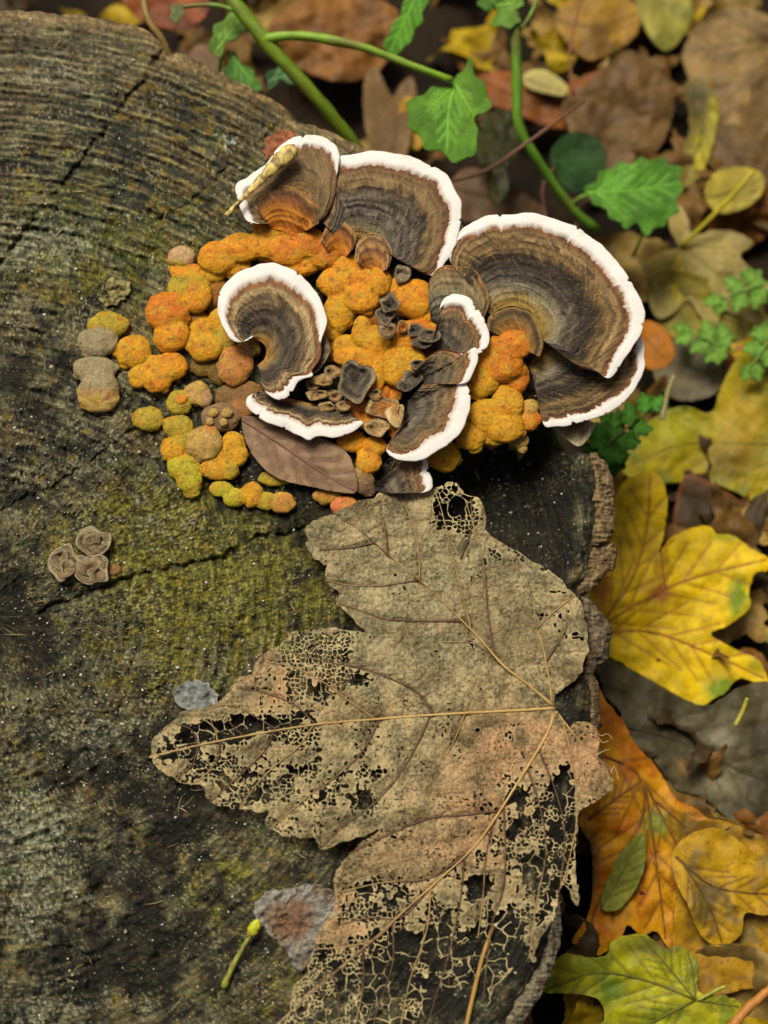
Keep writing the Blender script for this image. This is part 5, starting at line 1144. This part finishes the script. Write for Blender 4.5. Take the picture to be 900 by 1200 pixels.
LL('fallen_leaf', 'yellow green maple leaf at the bottom right corner of picture', [(636, 1162), (644, 1138), (660, 1118), (690, 1122), (710, 1120), (716, 1106), (726, 1098), (753, 1095), (766, 1102), (780, 1112), (793, 1108), (806, 1114), (818, 1128), (818, 1160), (836, 1166), (853, 1168), (869, 1180), (852, 1212), (820, 1240), (760, 1250), (706, 1230), (690, 1206), (708, 1196), (700, 1170), (662, 1164)],
   [[(815, 1172), (760, 1150), (700, 1140), (640, 1160)], [(815, 1172), (780, 1130), (752, 1098)], [(815, 1172), (770, 1195), (710, 1225)], [(815, 1172), (866, 1180)], [(815, 1172), (812, 1140), (806, 1116)]], (172, 168, 22), off=40, seed=647, curl=9, res=2.0, blot=(116, 130, 32), veincol=(96, 96, 26), blots=[(716, 1160, 14, 14, (84, 120, 34), .8), (770, 1110, 30, 10, (104, 100, 44), .8)],
   stalk=([(818, 1172), (840, 1160), (850, 1156)], 2.2, 2.6, (150, 150, 50)))
LL('fallen_leaf', 'small rust orange leaf beside the margin of the lowest right fan', [(742, 388), (752, 376), (768, 378), (784, 392), (791, 412), (784, 428), (764, 434), (750, 424), (744, 406)], [[(745, 385), (786, 426)]], (188, 116, 22), off=18, seed=648, curl=6)
LL('fallen_leaf', 'pale withered maple leaf with yellow centre and long yellow stalk', [(752, 312), (764, 300), (780, 294), (797, 290), (786, 272), (784, 250), (796, 240), (806, 256), (812, 276), (836, 270), (862, 272), (882, 284), (868, 300), (884, 318), (906, 340), (872, 344), (880, 362), (894, 384), (862, 370), (846, 366), (838, 392), (822, 372), (806, 352), (790, 366), (772, 374), (762, 356), (764, 334)],
   [[(798, 288), (780, 320), (768, 366)], [(798, 288), (808, 330), (836, 386)], [(798, 288), (840, 320), (890, 380)], [(798, 288), (850, 290), (880, 286)], [(798, 288), (793, 260), (792, 244)]], (168, 150, 88), off=24, seed=649, curl=10, blots=[(794, 326, 9, 26, (206, 184, 20), .95), (770, 310, 14, 12, (190, 170, 50), .6), (770, 345, 12, 16, (130, 124, 70), .6), (830, 330, 12, 26, (160, 156, 80), .6)], veincol=(150, 130, 60), stalk=([(798, 288, 0), (820, 268, 14), (846, 242, 34), (870, 216, 52), (884, 200, 60)], 3.4, 3.6, (176, 164, 24)))
LL('fallen_leaf', 'small yellow oval leaf behind the yellow stalk at the right edge', [(826, 226), (832, 208), (850, 198), (872, 196), (890, 202), (896, 216), (888, 234), (868, 246), (846, 250), (832, 242)], [[(830, 232), (862, 222), (894, 208)]], (178, 160, 58), off=40, seed=650, curl=6, blot=(150, 130, 50))
LL('fallen_leaf', 'yellow edged curled leaf with dark middle, upper right', [(802, 100), (822, 92), (838, 112), (842, 140), (836, 170), (824, 200), (806, 220), (792, 212), (800, 180), (808, 150), (806, 124)], [[(806, 104), (824, 150), (800, 214)]], (120, 104, 40), off=34, seed=651, curl=10, blots=[(822, 180, 14, 24, (190, 176, 30), .9), (836, 130, 8, 16, (180, 170, 30), .9), (818, 120, 12, 20, (70, 64, 30), .8)])
LL('fallen_leaf', 'small pale yellow oval leaf on the orange brown leaves at top', [(612, 92), (620, 83), (638, 82), (656, 92), (666, 104), (660, 112), (642, 110), (622, 104)], [[(612, 92), (664, 108)]], (196, 182, 104), off=46, seed=652, curl=3, jag=.4, res=2.2)
LL('fallen_leaf', 'big tan maple leaf in the upper right corner', [(800, 60), (830, 20), (870, 10), (920, 30), (960, 90), (940, 150), (900, 176), (870, 160), (850, 180), (836, 150), (820, 120), (806, 90)], [[(930, 40), (880, 90), (830, 140)], [(930, 40), (900, 170)], [(930, 40), (810, 60)]], (148, 120, 70), off=20, seed=653, curl=18, blot=(112, 90, 58))
LL('fallen_leaf', 'brown curled leaf low at the right edge under the tan leaf', [(836, 150), (870, 150), (910, 180), (940, 230), (920, 270), (880, 260), (860, 220), (830, 190)], [[(840, 156), (900, 230), (920, 262)]], (108, 84, 46), off=12, seed=654, curl=14)
LL('fallen_leaf', 'orange brown leaf spread under the pale yellow oval', [(560, 90), (600, 84), (650, 100), (700, 84), (730, 96), (716, 130), (680, 150), (640, 148), (600, 130), (570, 120)], [[(566, 96), (640, 122), (724, 100)]], (146, 84, 26), off=20, seed=655, curl=12, blot=(122, 74, 34))
LL('fallen_leaf', 'brown ribbed curled leaf at the top, behind the branching green stem', [(316, 30), (340, 6), (380, -10), (430, -6), (466, 14), (462, 50), (440, 86), (400, 96), (360, 84), (330, 64)], [[(316, 34), (380, 40), (464, 20)]], (144, 98, 44), off=30, seed=656, curl=22, blot=(98, 66, 36), sides=7)
LL('fallen_leaf', 'upright brown torn leaf tip between green stem and toothed leaf', [(426, 100), (438, 76), (448, 92), (460, 112), (472, 96), (484, 90), (488, 120), (482, 160), (470, 190), (440, 186), (428, 150)], [[(450, 188), (440, 130), (438, 82)], [(456, 188), (478, 100)]], (122, 94, 54), off=60, seed=657, curl=8, slope=(0, 0.4))
LL('fallen_leaf', 'yellow leaf edge peeking out left of the toothed green leaf', [(470, 120), (480, 112), (496, 130), (500, 160), (488, 176), (474, 160), (468, 140)], [[(474, 118), (488, 172)]], (196, 150, 30), off=50, seed=658, curl=5)
LL('fallen_leaf', 'dull brown leaf with pale folds above the toothed green leaves', [(660, 120), (700, 90), (730, 60), (760, 70), (790, 110), (780, 160), (750, 200), (720, 210), (690, 190), (670, 160)], [[(670, 180), (720, 140), (770, 80)]], (118, 90, 50), off=28, seed=659, curl=20, blot=(84, 62, 38), sides=7)
LL('fallen_leaf', 'olive yellow leaf at the top edge right of the upright green stem', [(744, -10), (770, -20), (800, -14), (812, 14), (800, 44), (780, 60), (762, 44), (750, 20)], [[(776, -18), (778, 54)]], (158, 150, 60), off=30, seed=660, curl=9, blot=(120, 120, 50))
LL('fallen_leaf', 'orange red leaf at the top left behind the stump edge', [(130, -30), (180, -40), (230, -26), (246, 8), (220, 34), (180, 30), (150, 10)], [[(140, -24), (230, 20)]], (160, 86, 44), off=120, seed=661, curl=12, blot=(92, 52, 30))
LL('fallen_leaf', 'tan brown leaf fragment behind the kink in the stump edge', [(214, 80), (232, 52), (256, 64), (262, 96), (244, 118), (222, 108)], [[(216, 90), (258, 80)]], (128, 96, 64), off=90, seed=662, curl=8)
LL('fallen_leaf', 'greyish brown leaf between biggest fan and upright green stem', [(530, 210), (556, 196), (590, 210), (620, 230), (640, 250), (600, 262), (560, 262), (530, 250)], [[(532, 220), (630, 248)]], (110, 84, 54), off=30, seed=663, curl=10)
LL('fallen_leaf', 'grey leaf with faint ribs right of the lowest right fan', [(770, 410), (800, 396), (840, 400), (850, 430), (840, 460), (800, 470), (770, 450)], [[(774, 420), (846, 440)]], (118, 108, 78), off=12, seed=664, curl=10, blot=(90, 84, 60))
LL('fallen_leaf', 'reddish brown leaf patch between small green leaflets at the right edge', [(850, 420), (880, 400), (920, 404), (930, 440), (890, 460), (860, 450)], [[(852, 424), (926, 430)]], (156, 92, 60), off=10, seed=665, curl=8)
LL('fallen_leaf', 'yellow green maple leaf under the withered pale one at right', [(760, 330), (790, 316), (840, 330), (880, 350), (910, 390), (880, 410), (850, 396), (820, 410), (790, 396), (768, 372)], [[(764, 334), (830, 366), (900, 392)], [(790, 345), (816, 404)]], (150, 136, 44), off=8, seed=673, curl=12, blot=(108, 98, 48))
LL('fallen_leaf', 'ochre crinkled leaf at the top edge between upright stem and olive leaf', [(650, 20), (676, -6), (712, -14), (744, 6), (748, 36), (720, 62), (690, 70), (664, 50)], [[(652, 24), (700, 30), (746, 16)]], (168, 128, 46), off=34, seed=674, curl=16, blot=(110, 80, 36), sides=6)
LL('fallen_leaf', 'dark wrinkled hanging dry leaf on the upright green stem', [(556, 170), (566, 140), (584, 128), (604, 134), (616, 156), (606, 180), (594, 196), (596, 222), (584, 240), (574, 222), (576, 200), (562, 190)], [[(596, 140), (584, 190), (585, 232)]], (56, 58, 22), off=110, seed=666, curl=34, res=2.2, mat=M_LEAF, jag=2.5)

# generic brown litter filling the ground: six leaf shapes, copied
def palm(nl, depth, sc):
    pts = []
    for k in range(nl):
        a0 = math.radians(-110 + 220 * k / (nl - 1)); L = sc * (1 - 0.32 * abs(k - (nl - 1) / 2) / ((nl - 1) / 2))
        a = a0
        for da, rr in ((-.20, .58), (-.13, .78), (-.05, .84), (0, 1.0), (.06, .82), (.14, .76), (.21, .56)):
            pts.append((L * rr * math.sin(a + da), -L * rr * math.cos(a + da)))
        if k < nl - 1:
            am = a0 + math.radians(110 / (nl - 1)); pts.append((sc * depth * math.sin(am), -sc * depth * math.cos(am)))
    pts.append((0, sc * 0.10))
    mains = [[(0, 0), (0.9 * sc * (1 - 0.32 * abs(k - (nl - 1) / 2) / ((nl - 1) / 2)) * math.sin(math.radians(-110 + 220 * k / (nl - 1))), -0.9 * sc * (1 - 0.32 * abs(k - (nl - 1) / 2) / ((nl - 1) / 2)) * math.cos(math.radians(-110 + 220 * k / (nl - 1))))] for k in range(nl)]
    return pts, mains
def oval(w, h):
    return [(w * math.sin(a) * (1 + .1 * math.cos(a)), -h * math.cos(a)) for a in np.linspace(0, 2 * math.pi, 12, endpoint=False)], [[(0, h), (0, 0), (0, -h * .95)]]
PROTO = []
G_LIT = 'dull brown leaves of the litter'
for k, (shape, colr, bl, txt) in enumerate([(palm(5, .42, 120), (128, 94, 42), (76, 55, 26), 'dull brown maple leaf lying deep in the litter'), (palm(5, .5, 105), (172, 140, 72), (112, 86, 40), 'tan maple leaf lying deep in the litter'),
                                            (oval(38, 80), (120, 76, 24), (168, 104, 20), 'russet oval leaf lying deep in the litter'), (palm(5, .38, 110), (76, 60, 32), (46, 35, 18), 'dark brown rotting maple leaf deep in the litter'),
                                            (oval(46, 70), (152, 126, 64), (100, 78, 38), 'tan oval leaf lying deep in the litter'), (palm(3, .5, 100), (186, 156, 24), (134, 104, 24), 'ochre three lobed leaf deep in the litter')]):
    for var in range(2):
        vx, vy, lo, stt, c, dv = leaf_mesh(shape[0], shape[1] + side_veins(shape[1], 4), 4.0, 700 + k * 11 + var * 3, colr, blot=bl, jag=2.5)
        z = 34 * fbm(vx / 80, vy / 90, 720 + k + var * 40, 2) + 7 * fbm(vx / 30, vy / 30, 740 + k + var * 40, 2) - 2 * np.exp(-(dv / 5) ** 2)
        me = make_mesh('litter_leaf', np.stack([vx, -vy, z], -1) * S, lo, stt, c); me.materials.append(M_LEAF)
        PROTO.append((me, txt))
lr = random.Random(5)
cnt = 0; tries = 0
stp = [(float(CX + np.interp(a, ea, er) * math.cos(a)), float(CY + np.interp(a, ea, er) * math.sin(a))) for a in np.linspace(-math.pi, math.pi, 90, endpoint=False)]
stump_w = [tuple(at(x, y, 0)[:2]) for x, y in stp]
while cnt < 215 and tries < 4000:
    tries += 1
    px, py = lr.uniform(-150, 1180), lr.uniform(-260, 1330)
    p = at_ground(px, py, 0)
    if float(poly_sd(np.array([p[0]]), np.array([p[1]]), stump_w)[0]) > -0.012: continue
    me, txt = PROTO[lr.randrange(len(PROTO))]
    o = bpy.data.objects.new('litter_leaf', me); COL.objects.link(o)
    sc = lr.uniform(0.75, 1.2)
    o.location = (float(p[0]), float(p[1]), float(p[2]) + S * lr.uniform(-26, 8))
    o.rotation_euler = (lr.gauss(0, .16), lr.gauss(0, .16), lr.uniform(0, 6.28)); o.scale = (sc, sc, sc)
    tag(o, txt, 'leaf', G_LIT); cnt += 1

# ------------------------------------------------------------------ green plants
def serrate(pts, n, amp, seed=0):
    q = resample(pts, n * 4, True); out = []
    ctr = q.mean(0)
    for i, p in enumerate(q):
        d = p - ctr; d = d / (np.hypot(*d) + 1e-9)
        out.append(tuple(p + d * amp * (1.0 if i % 4 == 1 else (-0.6 if i % 4 == 3 else 0.1))))
    return out

def stem(parent, pts, r0, r1, colr, seed, name='stem'):
    q = resample(pts, 26)
    P = at(q[:, 0], q[:, 1], q[:, 2])
    rr = np.linspace(r0, r1, 26) * (1 + 0.16 * np.exp(-((np.arange(26) - 9) / 1.1) ** 2) + 0.05 * noise(np.arange(26) * .5, np.arange(26) * 0, seed))
    def cf(V):
        u, v_ = V[:, 0] * 900, V[:, 1] * 900 + V[:, 2] * 300
        c = lin(colr)[None] * (1 + 0.3 * noise(u * .6, v_ * .6, seed))[:, None]
        return np.clip(mixc(c, lin((112, 84, 48)), sstep(0.15, 0.7, fbm(u / 14, v_ / 14, seed + 3, 3)) * 0.6), 0.01, 1)
    return tube(name, P, rr * S, M_STEM, parent, 12, colfn=cf, wob=.14, seed=seed)

def gleaf(parent, outline, main, base, z, seed, curl=8, slope=(0, 0), **kw):
    LL('leaf', None, outline, main, base, fixed=z, seed=seed, curl=curl, slope=slope, mat=M_GREEN, parent=parent, jag=.3, res=kw.pop('res', 2.2), solid=0.0003, vein_tubes=kw.pop('vein_tubes', True), speckamt=.4, speck=(96, 92, 30), blot=tuple(min(255, a * b) for a, b in zip(base, (.78, .86, .8))), veincol=tuple(min(255, a * 1.25 + 12) for a in base), **kw)

def gz(px, py): return float((at_ground(px, py)[2] - ZT) / S)

G1, G2, G3c, G4 = (98, 144, 40), (84, 130, 44), (58, 96, 36), (118, 158, 60)
pl = root('green_plant', at(420, 176, -190), 'thick green stem branching to a toothed leaf, behind the top brackets', 'plant')
stem(pl, [(255, -20, -70), (290, 22, -80), (330, 70, -100), (375, 120, -130), (425, 182, -190)], 9.6, 9, (112, 136, 30), 801)
stem(pl, [(308, 46, -86), (350, 42, -76), (420, 54, -76), (480, 76, -84), (530, 94, -92)], 6.6, 4.4, (126, 164, 40), 802, 'branch')
stem(pl, [(275, 12, -76), (250, 6, -70), (216, 8, -66), (202, 14, -62)], 3.2, 2.6, (120, 150, 66), 803, 'branch')
gleaf(pl, serrate([(530, 96), (546, 78), (550, 68), (560, 92), (574, 112), (570, 130), (556, 140), (560, 168), (540, 190), (520, 180), (498, 170), (484, 150), (476, 128), (490, 112), (510, 104)], 11, 4), [[(534, 98), (526, 130), (524, 176)], [(534, 100), (500, 130)], [(534, 100), (556, 136)]], G1, -96, 811, slope=(0, .18), sides=4)
gleaf(pl, serrate([(200, 10), (208, 4), (216, 10), (212, 22), (202, 26)], 5, 2), [], (130, 130, 80), -62, 812, curl=6, vein_tubes=False)
p2 = root('green_plant', at(262, 96, -180), 'small bright green plant with lobed leaves left of the thick green stem', 'plant')
stem(p2, [(256, 104, -180), (258, 70, -150), (262, 44, -130), (270, 28, -126)], 3.0, 2.4, G4, 804)
stem(p2, [(296, 98, -170), (280, 76, -150), (266, 60, -140)], 3.4, 3.0, G4, 814)
gleaf(p2, serrate([(246, 60), (250, 36), (262, 22), (276, 16), (290, 30), (278, 44), (266, 50), (258, 66)], 6, 3), [[(254, 60), (280, 24)]], G4, -124, 813, sides=3)
gleaf(p2, serrate([(264, 90), (272, 62), (284, 74), (300, 88), (304, 104), (284, 104)], 5, 3), [[(272, 66), (300, 102)]], G2, -140, 814, sides=3)
gleaf(p2, serrate([(312, 90), (326, 78), (344, 76), (352, 90), (340, 100), (330, 92), (318, 104)], 6, 3), [[(314, 96), (348, 84)]], (104, 146, 90), -160, 815, sides=2)
p3 = root('green_plant', at(690, 260, -320), 'upright pale green stem with a large toothed leaf above the biggest fan', 'plant')
stem(p3, [(602, -20, -150), (604, 40, -170), (606, 100, -200), (609, 150, -230), (634, 194, -270), (670, 244, -320), (700, 270, -350)], 7.2, 6.8, (108, 156, 44), 805)
stem(p3, [(668, 240, -316), (684, 230, -300), (700, 228, -285)], 3.0, 2.4, G4, 806, 'branch')
stem(p3, [(758, 262, -270), (748, 286, -300), (742, 300, -330)], 2.6, 2.4, G4, 807, 'branch')
gleaf(p3, serrate([(686, 226), (700, 208), (716, 196), (740, 190), (764, 186), (784, 190), (798, 202), (796, 228), (790, 252), (776, 262), (760, 274), (744, 262), (730, 266), (716, 252), (700, 240)], 13, 4), [[(688, 226), (740, 224), (796, 214)], [(700, 226), (740, 262)], [(700, 224), (750, 190)]], (92, 144, 44), -265, 816, curl=10, sides=5)
gleaf(p3, serrate([(576, 2), (586, -14), (606, -12), (614, 2), (604, 14), (610, 26), (592, 32), (576, 26), (584, 12)], 8, 2.5), [[(604, 4), (580, 8)]], G4, -150, 817, sides=2)
gleaf(p3, serrate([(560, 6), (572, -10), (590, -14), (594, 0), (578, 12)], 6, 2), [], G2, -160, 818, vein_tubes=False)
stem(p3, [(606, 40, -172), (620, 20, -160), (634, -10, -150)], 2.4, 2, G4, 819, 'branch')
p4 = root('green_leaf', at(480, 60, -150), 'narrow green toothed leaf blade hanging from the top edge', 'leaf')
gleaf(p4, serrate([(450, 56), (458, 34), (472, 10), (480, -16), (506, -18), (498, 10), (488, 34), (474, 56), (460, 64)], 9, 3), [[(494, -16), (458, 58)]], (84, 136, 34), -150, 820, slope=(0, .3))
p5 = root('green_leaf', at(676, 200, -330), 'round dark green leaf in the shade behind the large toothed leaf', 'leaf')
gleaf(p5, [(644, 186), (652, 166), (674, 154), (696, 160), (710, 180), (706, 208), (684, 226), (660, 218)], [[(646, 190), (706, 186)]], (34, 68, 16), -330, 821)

def pinnate(parent, p0, p1, z, n, L, base, seed):
    """a ferny cut leaf: stalk and paired toothed leaflets, each a leaf of its own"""
    p0, p1 = np.array(p0, float), np.array(p1, float); d = (p1 - p0); ln = np.hypot(*d); d /= ln; nrm = np.array([-d[1], d[0]])
    stem(parent, [(p0[0], p0[1], z), ((p0[0] + p1[0]) / 2, (p0[1] + p1[1]) / 2, z + 6), (p1[0], p1[1], z + 4)], 2.0, 1.0, base, seed)
    for k in range(n):
        for s in (-1, 1):
            if k == n - 1 and s == 1: dirn = d; b = p1 - d * 4
            else: dirn = d * 0.62 + nrm * s * 0.78; b = p0 + d * ln * (0.18 + 0.72 * k / max(1, n - 1))
            l = L * (1 - 0.38 * k / n); w_ = l * 0.36
            nn = np.array([-dirn[1], dirn[0]])
            o_ = [b, b + dirn * l * .3 + nn * w_, b + dirn * l * .6 + nn * w_ * .9, b + dirn * l, b + dirn * l * .6 - nn * w_ * .9, b + dirn * l * .3 - nn * w_]
            gleaf(parent, serrate([tuple(q) for q in o_], 6, l * .09), [[tuple(b), tuple(b + dirn * l * .9)]], base, z + 5, seed + k * 2 + (s > 0), curl=5, sides=2, vein_tubes=False)

p6 = root('ferny_plant', at(700, 520, -200), 'ferny green cut leaf sprouting under the lowest right fan', 'plant')
pinnate(p6, (690, 540), (762, 478), -190, 4, 34, (82, 142, 40), 830)
pinnate(p6, (700, 560), (720, 500), -205, 3, 34, (72, 128, 34), 840)
gleaf(p6, [(646, 500), (652, 512), (664, 528), (676, 540), (668, 556), (656, 548), (648, 530)], [[(650, 506), (666, 546)]], G1, -60, 850, curl=4)
for k, (a, b, z, lab) in enumerate([((905, 330), (842, 350), -330, 'pale green leaflets at the right edge below the withered maple leaf'), ((862, 412), (806, 388), -320, 'small green leaflets beside the grey ribbed leaf'), ((915, 380), (880, 430), -300, 'green leaflets at the right edge above the reddish leaf patch')]):
    p7 = root('ferny_plant', at(a[0], a[1], z), lab, 'plant')
    pinnate(p7, a, b, gz(*b) + 60, 3, 30, (108, 148, 52), 860 + 12 * k)

# twigs among the litter
for pts, r_, colr, lab, sd_ in [([(528, 212, -250), (570, 200, -240), (620, 166, -220), (655, 140, -215), (684, 118, -225)], 3.0, (112, 74, 50), 'thin brown twig crossing the upright green stem', 901),
                                ([(672, 112, -300), (668, 60, -290), (678, 10, -290), (684, -20, -290)], 2.4, (132, 80, 48), 'thin reddish brown twig rising to the top edge', 902),
                                ([(640, 260, -330), (636, 220, -330), (650, 196, -325)], 3.0, (98, 62, 44), 'short dark twig above the biggest fan', 903),
                                ([(776, 492, -270), (782, 462, -262), (790, 440, -255)], 4.0, (150, 142, 90), 'short pale stub of stalk right of the lowest right fan', 904),
                                ([(862, 850, -190), (870, 834, -185), (876, 818, -178)], 3.2, (168, 160, 60), 'tiny yellow green stalk lying on the grey rotting leaf', 905),
                                ([(850, 1214, -110), (872, 1186, -108), (905, 1156, -106), (940, 1120, -104)], 6.0, (176, 116, 44), 'thick orange brown stalk in the bottom right corner', 906),
                                ([(168, -20, -50), (170, 10, -52), (178, 30, -56), (190, 46, -64), (200, 70, -80)], 5.2, (140, 116, 60), 'bent dry brown stem behind the notch of stump edge', 907)]:
    q = resample(pts, 22)
    tag(tube('twig', at(q[:, 0], q[:, 1], q[:, 2]), r_ * S * np.linspace(1, .8, 22), M_STEM if sd_ in (905, 904) else M_VEIN, None, 9, col=colr, wob=.25, seed=sd_), lab, 'twig')

for o in bpy.data.objects:
    if '_o' in o: del o['_o']
